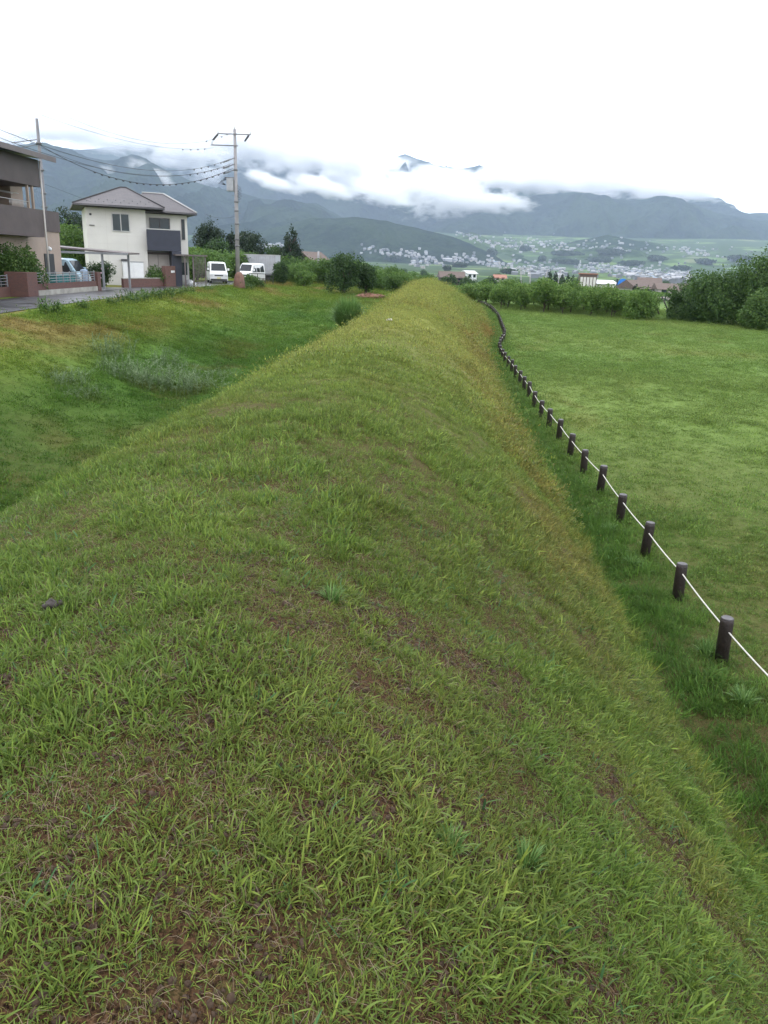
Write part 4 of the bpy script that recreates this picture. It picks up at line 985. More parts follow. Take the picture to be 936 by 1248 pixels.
def trunk_mesh(name, h, r0, seed, spread=1.0, nb=5, h0=0.3):
    rg = random.Random(seed); mb = MB()
    top = Vector((rg.uniform(-.1, .1)*h, rg.uniform(-.1, .1)*h, h*0.85)); m1 = Vector((rg.uniform(-.05, .05)*h, rg.uniform(-.05, .05)*h, h*0.45))
    mb.tube([(0, 0, -0.15), (0, 0, 0.1), m1, top], [r0*1.25, r0, r0*0.7, r0*0.2], 8)
    for k in range(nb):
        f = h0 + (0.8-h0)*k/nb; p = Vector((0, 0, 0)).lerp(m1, min(1, f/0.45)) if f < 0.45 else m1.lerp(top, (f-0.45)/0.4)
        a = k*2.4 + rg.random(); e = p + Vector((math.cos(a)*spread*0.55, math.sin(a)*spread*0.55, h*0.22)); q = p.lerp(e, 0.5) + Vector((0, 0, -0.03*h))
        mb.tube([p, q, e], [r0*0.5, r0*0.35, r0*0.1], 6)
    me_o = mb.build(name, M_bark); me = me_o.data; bpy.data.objects.remove(me_o); return me
def round_blobs(w_, h, z0, seed, n=7):
    rg = random.Random(seed); out_ = []
    for k in range(n):
        a = rg.uniform(0, 2*PI); q = rg.uniform(0.15, 0.62)*w_/2; zz = z0 + (h-z0)*rg.uniform(0.25, 0.85)
        rr = w_*rg.uniform(0.17, 0.30); out_.append((q*math.cos(a), q*math.sin(a), zz, rr, rr, min(rr*rg.uniform(0.7, 1.0), (h-z0)*0.42)))
    out_.append((0, 0, z0 + (h-z0)*0.55, w_*0.36, w_*0.36, (h-z0)*0.45)); return out_
def conifer_blobs(w_, h, z0, seed):
    rg = random.Random(seed); out_ = []; nl = 11
    for k in range(nl):
        f = k/(nl-1); R_ = w_/2*(1-f)**0.75*rg.uniform(0.85, 1.1) + 0.12
        for j in range(5 if k < nl-2 else 1):
            a = rg.uniform(0, 2*PI); q = R_*0.6 if k < nl-2 else 0
            out_.append((q*math.cos(a), q*math.sin(a), z0 + (h-z0)*f*0.95 + rg.uniform(-.1, .1), R_*0.5, R_*0.5, (h-z0)/nl*0.75))
    return out_
def plant(name, crown_me, trunk_me, loc, rz, s, label, cat, group=None, crown='crown', tname='trunk'):
    r = empty(name, loc, rz); r.scale = s if isinstance(s, tuple) else (s, s, s); tag(r, label, cat, group)
    link(crown, crown_me, r)
    if trunk_me: link(tname, trunk_me, r)
    return r
# orchard: hedge-like rows of trained fruit trees beyond the field
oc = []
for i in range(5):
    bl = round_blobs(3.9, 3.0, 0.75, 100+i, 9)
    oc.append((leaves('crown', bl, 5200, 0.21, 200+i, LM['orchard']), trunk_mesh('trunk', 2.2, 0.075, 300+i, 2.4)))
rg = random.Random(12); F0 = Vector((12.2, 90.0)); F1 = Vector((24.0, 78.4)); dirv = (F1-F0).normalized(); perp = Vector((-dirv.y, dirv.x))
if perp.y < 0: perp = -perp
cnt = 0
rows = [(0, 7, 0.0), (3.4, 9, -1.5), (7.0, 15, -16), (11, 18, -19), (15.5, 21, -22), (21, 23, -25), (28, 25, -28), (38, 26, -32), (52, 26, -36), (70, 27, -42)]
WH = ['front row', 'second row', 'third row', 'fourth row', 'fifth row', 'sixth row', 'seventh row', 'eighth row', 'ninth row', 'last row']
for ri, (dp, nn, off) in enumerate(rows):
    for k in range(nn):
        sp = 2.75 + dp*0.012
        along = off + k*sp + rg.uniform(-.3, .3); p = F0 + dirv*along + perp*(dp + rg.uniform(-.3, .3))
        if (p.x < 12.2 and p.y < 97) or p.x < -4: continue
        if ri > 0 and p.x > 27 + (p.y-80)*0.18: continue
        c_, t_ = oc[rg.randrange(5)]; sc0 = rg.uniform(0.80, 1.08)
        if ri == 0: lab = 'leafy green orchard tree at the field edge, %s from the left in the front row' % ORD[k]
        else: lab = 'leafy green orchard tree in the %s behind the field' % WH[ri]
        plant('orchard_tree', c_, t_, (p.x, p.y, hz(p.x, p.y)-0.05), rg.uniform(0, 6.28), (sc0, sc0, sc0*rg.uniform(0.88, 1.08)*(1 if dp < 5 else (0.82 if dp < 14 else 0.64))), lab, 'tree', 'orchard trees beyond the field'); cnt += 1
# the leafy bush that ends the front row
bm_ = leaves('crown', [(0, 0, 1.2, 1.2, 1.2, 1.15), (0.5, 0.2, 0.7, 1.0, 0.9, 0.7), (-0.6, 0, 0.8, 0.9, 0.9, 0.8), (0.1, 0, 1.9, 0.8, 0.8, 0.6)], 6500, 0.17, 71, LM['orchard'])
plant('bush', bm_, trunk_mesh('trunk', 1.6, 0.07, 72, 1.2), (23.9, 77.6, hz(24, 77.6)), 0, (1.05, 1.0, 1.1), 'rounded bush leafy to the ground at the right end of the orchard row', 'bush')
# big dense bushes on the right
spec = [(30.6, 76.0, 6.4, 4.6, 61, 'tall dark green bush at the left end of the thicket on the right'), (33.9, 74.0, 7.2, 6.4, 62, 'highest rounded dark bush in the middle of the thicket on the right'),
        (37.6, 72.5, 7.0, 6.3, 63, 'dark dense bush at the right edge of the photo, rear of the thicket'), (32.6, 69.6, 4.6, 3.0, 64, 'low lighter bush spilling onto the field at the right edge'),
        (35.6, 67.0, 5.0, 3.4, 65, 'low broad bush cut by the right edge, nearest in the thicket'), (29.6, 80.5, 5.0, 3.2, 66, 'small bush behind the left end of the thicket on the right'), (41.5, 76.0, 7.0, 6.6, 67, 'tall bush mostly beyond the right edge of the photo')]
for x, y, w_, h, sd, lab in spec:
    plant('large_bush', leaves('crown', round_blobs(w_*1.08, h, -0.5, sd, 13), 27000, 0.21, sd, LM['thicket'] if sd not in (64, 65) else LM['shrub']), trunk_mesh('trunk', h*0.7, 0.14, sd, w_*0.4),
          (x, y, hz(x, y)-0.1), 0, 1, lab, 'bush', 'thicket on the right of the field')
fl = MB(); fl.blob((0, 0, 0), 0.22, 1, 6, 0.3); o = fl.build('flower_cluster', M_white); o.location = at(933, 376, -0.9)*1.0; 
o.location = (33.2, 66.9, -0.75); tag(o, 'small white flower cluster on the bush at the right edge', 'flower')
# vineyard pergola with leaning posts between the orchard and the thicket
pg = empty('vine_pergola', (27.5, 90.0, hz(27.5, 90))); tag(pg, 'flat vine pergola with a row of leaning dark posts between the orchard and the thicket', 'pergola')
for k in range(7): MB().tube([(-2.5+k*1.2, -0.6, 0), (-3.4+k*1.2, 0.4, 2.0)], 0.085, 8).build('leaning_post', M_post, pg)
mb = MB()
for k in range(4): mb.tube([(-3.6, 0.4+k*3, 2.0), (4.2, 0.4+k*3, 2.0)], 0.02, 5)
mb.build('wire', M_steel, pg)
link('vine_leaves', leaves('vine_leaves', [(0.3, 5, 2.1, 4.6, 5.5, 0.28)], 6000, 0.26, 81, LM['light']), pg)
# vines and hedges left of the mound
vm = [(leaves('crown', round_blobs(3.8, 2.4, 0.2, 120+i, 9), 4600, 0.22, 220+i, LM['light']), trunk_mesh('trunk', 1.7, 0.06, 320+i, 2.2)) for i in range(3)]
vm2 = [(leaves('crown', round_blobs(3.8, 2.6, 0.2, 130+i, 9), 4600, 0.20, 230+i, LM['shrub']), trunk_mesh('trunk', 1.7, 0.06, 330+i, 2.2)) for i in range(3)]
names_row = ['nearest row', 'second row', 'third row', 'fourth row', 'rear row', 'rearmost row']
for ri, (y0, x0, x1) in enumerate([(90.5, -10.6, 1), (94, -22, 3.5), (99, -26, 4), (105, -30, 5), (113, -34, 5), (124, -38, 7)]):
    x = x0; j = 0
    while x < x1:
        c_, t_ = (vm if rg.random() < 0.62 else vm2)[rg.randrange(3)]
        y = y0 + rg.uniform(-.8, .8); s_ = rg.uniform(0.85, 1.15)
        plant('vine_bush', c_, t_, (x, y, hz(x, y)-0.1), rg.uniform(0, 6.28), (s_, s_, s_*rg.uniform(0.9, 1.1)), 'leafy vine bush in the %s of the vineyard left of the mound' % names_row[ri], 'bush', 'vineyard left of the mound')
        x += rg.uniform(2.5, 3.1); j += 1
for i, (x, y, s_) in enumerate([(-22.5, 76.5, 1.15), (-19.8, 79.5, 1.1), (-18.4, 84.0, 1.2), (-16.6, 87.0, 1.1), (-21.5, 83.0, 1.3)]):
    plant('vine_bush', vm[i % 3][0], vm[i % 3][1], (x, y, hz(x, y)-0.1), i, s_, 'bright green vine bush %s' % ['hugging the porch side of the cream house', 'left of the white van', 'directly behind the white van', 'between the white van and the utility pole', 'deep behind the white van'][i], 'bush', 'vineyard left of the mound')
# the dark broad tree-bush in front of the vineyard
def big(name, kind, w_, h, z0, x, y, sd, nl, size, lab, mat, cat='tree', conif=False, th=0.15, dz=0):
    bl = conifer_blobs(w_, h, z0, sd) if conif else round_blobs(w_, h, z0, sd, 12)
    return plant(name, leaves('crown', bl, nl, size, sd, LM[mat]), trunk_mesh('trunk', h*0.85, th, sd, w_*0.4, 6), (x, y, hz(x, y)-0.1+dz), sd, 1, lab, cat)
def X(u, v, D): return atd(u, v, D).x
big('broad_tree', '', 3.9, 3.7, 0.2, X(418, 350, 77), 77, 401, 12000, 0.18, 'broad dark green bushy tree standing in front of the vineyard', 'dark')
big('broad_tree', '', 2.9, 2.9, 0.1, X(446, 350, 79), 79, 402, 8000, 0.18, 'smaller dark tree joined to the right of the broad bushy tree', 'dark')
big('shrub', '', 2.6, 1.7, 0.0, X(478, 350, 84), 84, 403, 5000, 0.17, 'low dark shrub beside the far left flank of the mound', 'shrub', 'shrub')
big('shrub', '', 2.4, 2.2, 0.0, X(342, 340, 82), 82, 404, 5000, 0.18, 'dense green shrub right of the grey container', 'dark', 'shrub')
big('shrub', '', 2.2, 1.0, 0.0, X(308, 348, 72), 72, 405, 4500, 0.15, 'ragged brownish green weeds-like shrub below the white car', 'shrub', 'shrub')
big('shrub', '', 2.6, 1.5, 0.0, X(370, 344, 84), 84, 406, 5000, 0.18, 'low green shrub at the field edge between the container and the broad tree', 'orchard', 'shrub')
# trees behind the houses
big('conifer', '', 4.8, 7.6, 0.8, X(255, 300, 112), 112, 411, 13000, 0.26, 'tall rounded dark conifer between the cream house and the utility pole', 'conifer', th=0.25)
big('conifer', '', 3.4, 7.0, 0.8, X(283, 300, 114), 114, 412, 9000, 0.25, 'narrow dark conifer right behind the utility pole', 'conifer', conif=True, th=0.2)
big('dark_tree', '', 6.0, 6.2, 0.6, X(303, 300, 112), 112, 413, 14000, 0.27, 'wide round dark tree to the right of the utility pole', 'conifer', th=0.25)
big('conifer', '', 4.6, 7.6, 0.5, X(355, 310, 108), 108, 414, 11000, 0.25, 'lone pointed conifer above the vineyard, right of the grey container', 'conifer', conif=True, th=0.22)
big('dark_tree', '', 4.2, 4.2, 0.3, X(340, 310, 110), 110, 415, 8000, 0.25, 'low dark tree at the left foot of the lone pointed conifer', 'dark', th=0.18)
big('dark_tree', '', 5.0, 4.6, 0.3, X(262, 300, 104), 104, 416, 9000, 0.25, 'dark tree filling the gap low behind the tall rounded conifer', 'dark', th=0.18)
big('dark_tree', '', 5.6, 6.3, 0.4, X(93, 290, 84), 84, 417, 11000, 0.25, 'dark tree in the gap between the brown and the cream house', 'conifer', th=0.2)
big('leafy_tree', '', 4.8, 4.7, 0.3, X(92, 300, 70), 70, 418, 11000, 0.2, 'bright green leafy tree in the gap between the two houses', 'light', th=0.16)
big('leafy_tree', '', 3.6, 3.4, 0.2, X(240, 320, 86), 86, 419, 8000, 0.2, 'leafy green tree at the right corner of the cream house', 'orchard', th=0.14)
# garden shrubs
big('garden_shrub', '', 3.0, 2.5, 0.2, -19.75, 42.6, 421, 9000, 0.13, 'rounded leafy shrub in front of the brown house, above the brick pillar', 'shrub', 'shrub', th=0.06, dz=0.1)
big('garden_shrub', '', 1.3, 2.75, 0.3, -19.9, 44.6, 422, 4500, 0.11, 'slim pointed shrub beside the rounded shrub of the brown house', 'shrub', 'shrub', conif=True, th=0.05, dz=0.1)
big('garden_shrub', '', 2.3, 1.7, 0.0, X(118, 330, 57), 57.5, 423, 5000, 0.13, 'dark flowering shrub in front of the low left window of the cream house', 'dark', 'shrub', th=0.05)
big('garden_shrub', '', 2.2, 1.5, 0.0, X(190, 330, 62.6), 62.6, 424, 5000, 0.13, 'leafy shrub behind the low brick wall beside the gate pillar', 'shrub', 'shrub', th=0.05)
mb = MB(); rr_ = random.Random(3)
for k in range(14): mb.blob((rr_.uniform(-1, 1), rr_.uniform(-.6, .2), rr_.uniform(0.5, 1.5)), 0.07, k, 4, 0.2)
o = mb.build('blossom', pmat('pink_blossom', (0.55, 0.40, 0.45), 0.7)); o.parent = [q for q in COL.objects if q.get('label', '').startswith('dark flowering shrub')][0]

# plants on the bank and in the ditch -----------------------------------------
def stems(name, n, R, h, seed, mat, leaf=0.05, lean=0.5, leafn=16, lw=3.0):
    """upright leafy weed stems as one plant"""
    rg = np.random.default_rng(seed); V_ = []; rn = []
    for i in range(n):
        a = rg.uniform(0, 2*PI); q = R*math.sqrt(rg.random()); bx, by = q*math.cos(a), q*math.sin(a); L_ = h*rg.uniform(0.55, 1.1)
        la = rg.uniform(0, 2*PI); le = rg.uniform(0.1, lean); c = rg.uniform(0.2, 1)
        def P_(f): return np.array([bx + math.cos(la)*le*L_*f*f, by + math.sin(la)*le*L_*f*f, L_*f*(1-0.25*le*f)])
        pr = P_(0); 
        for s_ in range(4):
            p1 = P_((s_+1)/4); wv = np.array([-math.sin(la), math.cos(la), 0])*0.008; V_ += [pr-wv, pr+wv, p1+wv, p1-wv]; rn += [c*0.5]*4; pr = p1
        for k in range(leafn):
            f = rg.uniform(0.15, 1); p = P_(f); d = rg.normal(size=3); d[2] = abs(d[2])*0.5 + 0.2; d /= np.linalg.norm(d)
            sd = np.cross(d, [0, 0, 1.0]); sd /= np.linalg.norm(sd)+1e-6; l = leaf*rg.uniform(0.6, 1.4)
            V_ += [p, p + d*l*0.5 + sd*l/lw/2, p + d*l, p + d*l*0.5 - sd*l/lw/2]; rn += [float(np.clip(c + rg.normal(0, .15), 0, 1))]*4
    V_ = np.array(V_); F_ = np.arange(len(V_)).reshape(-1, 4)
    return npmesh(name, V_, F_, mat, False, {'rnd': ('FLOAT', np.array(rn))})
def blades(name, n, R, h, seed, mat, wd=0.02, arch=1.0):
    """arching strap leaves from one clump (pampas grass)"""
    rg = np.random.default_rng(seed); V_ = []; rn = []
    for i in range(n):
        a = rg.uniform(0, 2*PI); q = R*0.35*math.sqrt(rg.random()); b0 = np.array([q*math.cos(a), q*math.sin(a), 0]); a += rg.normal(0, 0.4)
        d = np.array([math.cos(a), math.sin(a), 0]); s_ = np.array([-d[1], d[0], 0]); L_ = h*rg.uniform(0.7, 1.2); o_ = rg.uniform(0.15, 1.0)*arch; c = rg.random()
        prev = None
        for k in range(7):
            f = k/6; p = b0 + d*R*o_*f**1.6 + np.array([0, 0, L_*(f*1.25 - 0.62*o_*f**2.6)]); w1 = wd*(1-f**2)*0.5 + 0.001
            cur = (p - s_*w1, p + s_*w1)
            if prev is not None: V_ += [prev[0], prev[1], cur[1], cur[0]]; rn += [c]*4
            prev = cur
    V_ = np.array(V_); F_ = np.arange(len(V_)).reshape(-1, 4)
    return npmesh(name, V_, F_, mat, True, {'rnd': ('FLOAT', np.array(rn))})
def ground_obj(name, me, x, y, rz, s, label, cat, group=None, dz=-0.03):
    o = link(name, me, None, (x, y, hz(x, y)+dz), rz, s); tag(o, label, cat, group); return o
pd = X(425, 380, 44); ground_obj('pampas_clump', blades('pampas_clump', 3000, 1.3, 2.0, 501, LM['pampas'], 0.032), pd, 44, 0, 0.88, 'rounded fountain-like clump of tall pampas grass at the left foot of the mound', 'grass clump')
wd1 = stems('weeds', 60, 0.95, 0.70, 511, LM['grey'], 0.09, 0.9, 18, 4.5); wd2 = stems('weeds', 50, 0.95, 0.50, 512, LM['grey'], 0.08, 1.3, 16, 4.5); wd3 = stems('weeds', 46, 0.7, 0.90, 513, LM['grey'], 0.09, 0.6, 18, 4.5)
W_ = [(138, 430, wd3, 1.0, 'upright blue-green weeds at the upper left of the weed patch in the ditch'), (150, 452, wd1, 1.0, 'blue-green weeds at the lower left of the weed patch in the ditch'),
      (178, 462, wd1, 1.1, 'blue-green leafy weeds left of the middle of the ditch patch'), (205, 470, wd1, 1.2, 'densest blue-green weeds at the bottom middle of the ditch patch'),
      (205, 442, wd3, 0.9, 'tall blue-green weeds at the top of the ditch patch'), (235, 468, wd2, 1.15, 'flattened pale weeds right of the middle of the ditch patch'),
      (262, 455, wd2, 0.9, 'thin low weeds at the right end of the ditch patch'), (80, 462, wd1, 0.75, 'small lone blue-green weed clump left of the ditch patch'), (98, 476, wd2, 0.7, 'flattened weed stalks trailing from the small lone clump')]
def ground_hit(u, v):
    r = ray(u, v).normalized(); t = 2.0
    while t < 150:
        p = Vector((0, 0, CZ)) + r*t
        if p.z < hz(p.x, p.y): return p
        t += 0.06
    return at(u, v, ZR)
for i, (u, v, me, s_, lab) in enumerate(W_):
    p = ground_hit(u, v + 6); ground_obj('weed_clump', me, p.x, p.y, i*1.3, s_*1.0, lab, 'weeds', 'blue-green weeds in the ditch')
pw = stems('weeds', 24, 0.28, 0.42, 521, LM['shrub'], 0.085, 0.6, 16, 2.0); pw2 = stems('weeds', 34, 0.45, 0.40, 522, LM['shrub'], 0.085, 0.7, 14, 2.2)
R_ = [(64, 383, pw, 1.5, 'small leafy weed on the left of the grass verge'), (101, 376, pw, 1.0, 'tiny reddish green weed at the road edge below the railing'), (136, 372, pw, 1.1, 'small spiky weed at the road edge below the carport'),
      (158, 368, pw2, 1.3, 'low leafy weeds at the left end of the verge strip'), (170, 366, pw2, 1.5, 'thick leafy weeds near the left end of the verge strip'), (184, 363, pw2, 1.5, 'leafy weeds in the verge strip below the low brick wall'),
      (198, 361, pw2, 1.5, 'leafy weeds in the verge strip left of the gate pillar'), (212, 359, pw2, 1.4, 'leafy weeds in the verge strip under the gate pillar'), (228, 356, pw2, 1.2, 'sparse weeds at the right end of the verge strip'),
      (255, 353, pw2, 1.0, 'tiny weeds on the verge in front of the white van'), (300, 352, pw2, 1.6, 'green weeds just right of the russet stone')]
for i, (u, v, me, s_, lab) in enumerate(R_):
    p = ground_hit(u, v + 1); ground_obj('weed_clump', me, p.x, p.y, i*1.1, s_, lab, 'weeds', 'leafy weeds along the road verge')
# tussocks by the fence and on the mound, a few larger leaves near the camera
tw = [blades('tussock', 90, 0.20, 0.24, 531+i, LM['pampas'], 0.011) for i in range(3)]
T_ = [(640, 1060, 0.45, 'coarse pale-bladed grass tussock low on the near right slope'), (548, 1040, 0.4, 'coarse green tussock in the foreground right of centre'), (404, 735, 0.45, 'dark green tussock beside the bare patch in mid-slope'),
      (860, 800, 0.9, 'dark grass tussock left of the largest fence post'), (905, 860, 0.9, 'dark tussock below the largest fence post'), (770, 690, 0.8, 'tussock left of the second fence post from the right edge'),
      (742, 650, 0.8, 'tussock at the foot of the fourth fence post from the right edge')]
for i, (u, v, s_, lab) in enumerate(T_):
    p = ground_hit(u, v); ground_obj('grass_tussock', tw[i % 3], p.x, p.y, i, s_, lab, 'tussock', None)
# reddish brush pile, litter, clod
mb = MB(); rr_ = random.Random(8)
for k in range(170):
    a = Vector((rr_.gauss(0, 0.9), rr_.gauss(0, 0.5), 0)); a.z = max(0.02, 0.5 - a.x*a.x*0.2 - a.y*a.y*0.6)*rr_.random()
    d_ = Vector((rr_.gauss(0, 1), rr_.gauss(0, 1), rr_.gauss(0, 0.4))).normalized()*rr_.uniform(0.2, 0.5); mb.tube([a, a+d_*0.5+Vector((0, 0, .05)), a+d_], [0.03, 0.025, 0.01], 4)
mb.blob((0, 0, 0.08), (1.3, 0.7, 0.3), 4, 9, 0.25)
o = mb.build('brush_pile', pmat('red_brown_brush', (0.17, 0.085, 0.055), 0.9, 0, 0.3, 4)); bx_, by_ = X(452, 352, 74), 74; o.location = (bx_, by_, hz(bx_, by_)); tag(o, 'low red-brown heap of cut brush in front of the broad dark tree', 'brush pile')
p = ground_hit(476, 393); mb = MB(); mb.blob((0, 0, 0.05), (0.07, 0.04, 0.025), 2, 5, 0.5).box(-0.13, -0.08, -0.02, 0.02, 0.02, 0.05); o = mb.build('litter', M_cream2); o.location = (p.x, p.y, hz(p.x, p.y)+0.03)
tag(o, 'tiny scrap of white litter on the far crest of the mound', 'litter')
p = ground_hit(63, 748); mb = MB(); mb.blob((0, 0, 0.012), (0.035, 0.028, 0.022), 2, 6, 0.3).blob((0.03, 0.02, 0.01), (0.02, 0.02, 0.016), 3, 5, 0.3)
o = mb.build('dark_clod', pmat('dark_clod', (0.03, 0.022, 0.02), 0.7)); o.location = (p.x, p.y, hz(p.x, p.y)+0.02); tag(o, 'small dark clod lying on the grass near the left edge', 'clod')
# ------------------------------------------------------------------ hamlet beyond the orchard
def simple_house(name, x, y, rz, w_, d_, h, rise, wall, roof, label, wins=3, group=None, z=None, cat='house', storeys=2):
    r = empty(name, (x, y, (hz(x, y) if z is None else z)-0.1), rz); tag(r, label, cat, group)
    MB().box(-w_/2, w_/2, -d_/2, d_/2, 0, h).build('wall', wall, r)
    mb = MB(); e = 0.6
    mb.add([(-w_/2-e, -d_/2-e, h), (w_/2+e, -d_/2-e, h), (w_/2+e, d_/2+e, h), (-w_/2-e, d_/2+e, h), (-w_/2-e, 0, h+rise), (w_/2+e, 0, h+rise)],
           [(0, 1, 5, 4), (2, 3, 4, 5), (1, 2, 5), (3, 0, 4), (0, 3, 2, 1)]); mb.build('roof', roof, r)
    for st in range(storeys):
        for k in range(wins):
            xm = -w_/2 + w_*(k+0.5)/wins; zb = 0.9 + st*(h/storeys)
            MB().box(xm-w_/wins*0.28, xm+w_/wins*0.28, -d_/2-0.06, -d_/2-0.004, zb, zb+1.2).build('window', M_glass, r)
    return r
M_rbrown = pmat('brown_tile', (0.10, 0.07, 0.06), 0.7, 0, 0.2); M_rred = pmat('red_tile', (0.28, 0.13, 0.09), 0.7, 0, 0.2); M_rgrey = pmat('grey_tile', (0.13, 0.13, 0.15), 0.6, 0, 0.2)
M_wpanel = pmat('white_ribbed_panel', (0.55, 0.54, 0.50), 0.5, 0, 0.08)
def px_(u, v, D): p = atd(u, v, D); return p
def put(u, D): return px_(u, 340, D).x
# panelled building left of the blue sign
D = 205; x = put(717, D); p = px_(717, 349, D)
r = empty('panelled_building', (x, D, p.z-4.0), rad(-8)); tag(r, 'small boxy building with vertical white and brown panels, left of the blue sign', 'building')
MB().box(-2.1, 2.1, 0, 4, 0, 6.9).build('wall', M_rbrown, r)
for k in range(5): MB().box(-1.95+k*0.8, -1.35+k*0.8, -0.12, -0.004, 0.8, 6.2).build('white_panel', M_wpanel, r)
MB().box(-2.3, 2.3, -0.3, 4.2, 6.902, 7.15).build('roof', M_rred, r)
D = 210; p = px_(737, 349, D)
r = empty('flat_shed', (p.x, D, p.z-3.5), 0); tag(r, 'long low white-roofed shed between the panelled building and the blue sign', 'shed')
MB().box(-3.2, 3.2, 0, 5, 0, 4.2).build('wall', M_wpanel, r); MB().add([(-3.4, -0.3, 4.2), (3.4, -0.3, 4.2), (3.4, 5.2, 5.0), (-3.4, 5.2, 5.0), (-3.4, -0.3, 4.05), (3.4, -0.3, 4.05), (3.4, 5.2, 4.85), (-3.4, 5.2, 4.85)],
   [(0, 1, 2, 3), (4, 7, 6, 5), (0, 4, 5, 1), (1, 5, 6, 2), (2, 6, 7, 3), (3, 7, 4, 0)]).build('roof', M_white, r)
# round blue sign
M_blue = pmat('sign_blue', (0.01, 0.16, 0.55), 0.4, 0, 0.08)
D = 200; c = px_(759, 346, D)
r = empty('round_sign', (c.x, D, c.z - 6)); tag(r, 'large round bright blue sign with pale marks, on a post above the orchard', 'sign')
MB().tube([(0, -0.12, 6), (0, 0.06, 6)], 1.25, 28).build('sign_disc', M_blue, r)
MB().box(-0.55, 0.55, -0.15, -0.123, 5.35, 5.6).box(-0.75, -0.35, -0.15, -0.123, 5.85, 6.0).box(0.35, 0.75, -0.15, -0.123, 5.85, 6.0).box(-0.3, 0.3, -0.15, -0.123, 6.3, 6.42).build('pale_mark', M_frame, r)
MB().tube([(0, 0.2, 0), (0, 0.2, 6)], 0.14, 8).build('sign_post', M_steel, r)
MB().box(-1.55, -1.25, 0.0, 0.2, 4.9, 7.1).build('side_board', M_navy, r)
M_pkw = pmat('pinkish_white_wall', (0.50, 0.45, 0.44), 0.8, 0, 0.08)
D = 190; p = px_(775, 352, D); simple_house('house', p.x, D, rad(25), 5.2, 6.5, 3.4, 1.9, M_pkw, M_rbrown, 'white-walled house with steep brown roof right behind the blue sign', 2, z=p.z-3.2)
D = 215; p = px_(783, 352, D); simple_house('house', p.x+1.5, D, rad(-12), 5.0, 6, 4.4, 1.6, M_pkw, M_rbrown, 'brown-roofed house just right of the one behind the blue sign', 2, z=p.z-3)
D = 180; p = px_(817, 362, D); simple_house('house', p.x, D, rad(-6), 6.4, 6, 3.9, 1.3, M_pkw, M_rbrown, 'pale house with long dark roof left of the thicket', 3, z=p.z-2.2)
D = 185; p = px_(806, 368, D); simple_house('house', p.x, D+6, rad(10), 4.0, 5, 3.0, 1.2, M_pkw, M_rgrey, 'small low house tucked in front of the dark-roofed pale house', 1, z=p.z-1.5, storeys=1)
D = 330; p = px_(571, 337, D); simple_house('house', p.x, D, rad(30), 4.4, 5, 4.6, 1.3, M_white, M_frame, 'small bright white house beyond the tip of the mound', 2, z=p.z-3.4)
D = 300; p = px_(550, 338, D); simple_house('house', p.x, D, rad(5), 8.5, 7, 3.4, 2.2, M_rbrown, M_rbrown, 'wide dark brown roofed house left of the bright white one', 3, z=p.z-3.4)
D = 340; p = px_(609, 338, D); simple_house('house', p.x, D, rad(0), 4.4, 5, 3.4, 1.4, M_pkw, M_rred, 'tiny house with pinkish red roof right of the bright white one', 2, z=p.z-3.6)
D = 118; p = px_(379, 318, D); simple_house('house', p.x, D, rad(60), 3.8, 4, 2.6, 1.6, M_rbrown, M_rbrown, 'small dark gabled hut beside the lone pointed conifer', 1, z=hz(p.x, D), storeys=1)
# slim poles and dark cypress row
for i, (u, v0, v1, ln) in enumerate([(635, 330, 345, 0), (646, 331, 346, 0), (663, 328, 346, 0.25), (680, 329, 346, 0.2), (388, 306, 322, 0)]):
    D = 240 if u > 500 else 100; a = px_(u, v1, D); b = px_(u + ln*18, v0, D); mb = MB(); mb.tube([a - Vector((0, 0, 3)), a, b], [0.16, 0.15, 0.12], 6); o = mb.build('slim_pole', M_pole)
    tag(o, ['leftmost thin pale pole behind the orchard', 'second thin pale pole behind the orchard', 'leaning pale pole left of the dark cypress row', 'leaning pale pole in front of the dark cypress row', 'short thin pole beside the lone pointed conifer'][i], 'pole')
cyp = [leaves('crown', conifer_blobs(3.4, 8.5, 0.3, 600+i), 5000, 0.42, 600+i, LM['conifer']) for i in range(2)]
for i, (u, v, s_) in enumerate([(671, 326, 1.0), (678, 327, 1.05), (686, 330, 0.9), (693, 330, 0.95), (699, 332, 0.8), (776, 343, 0.6), (790, 346, 0.75), (797, 348, 0.7)]):
    D = 270 if i < 5 else 170; p = px_(u, v, D)
    plant('cypress' if i < 5 else 'dark_tree', cyp[i % 2], None, (p.x, D, p.z - 8.5*s_), i, (s_*(1 if i < 5 else 1.6), s_*(1 if i < 5 else 1.6), s_),
          ['tall dark cypress at the left end of the row behind the orchard', 'tallest dark cypress, next to the left end of the row', 'middle dark cypress of the row behind the orchard', 'dark cypress right of the middle of the row', 'shortest dark cypress at the right end of the row', 'small dark tree left of the brown-roofed hamlet houses', 'rounded dark tree between the hamlet houses', 'dark tree left of the long dark roof'][i], 'tree')
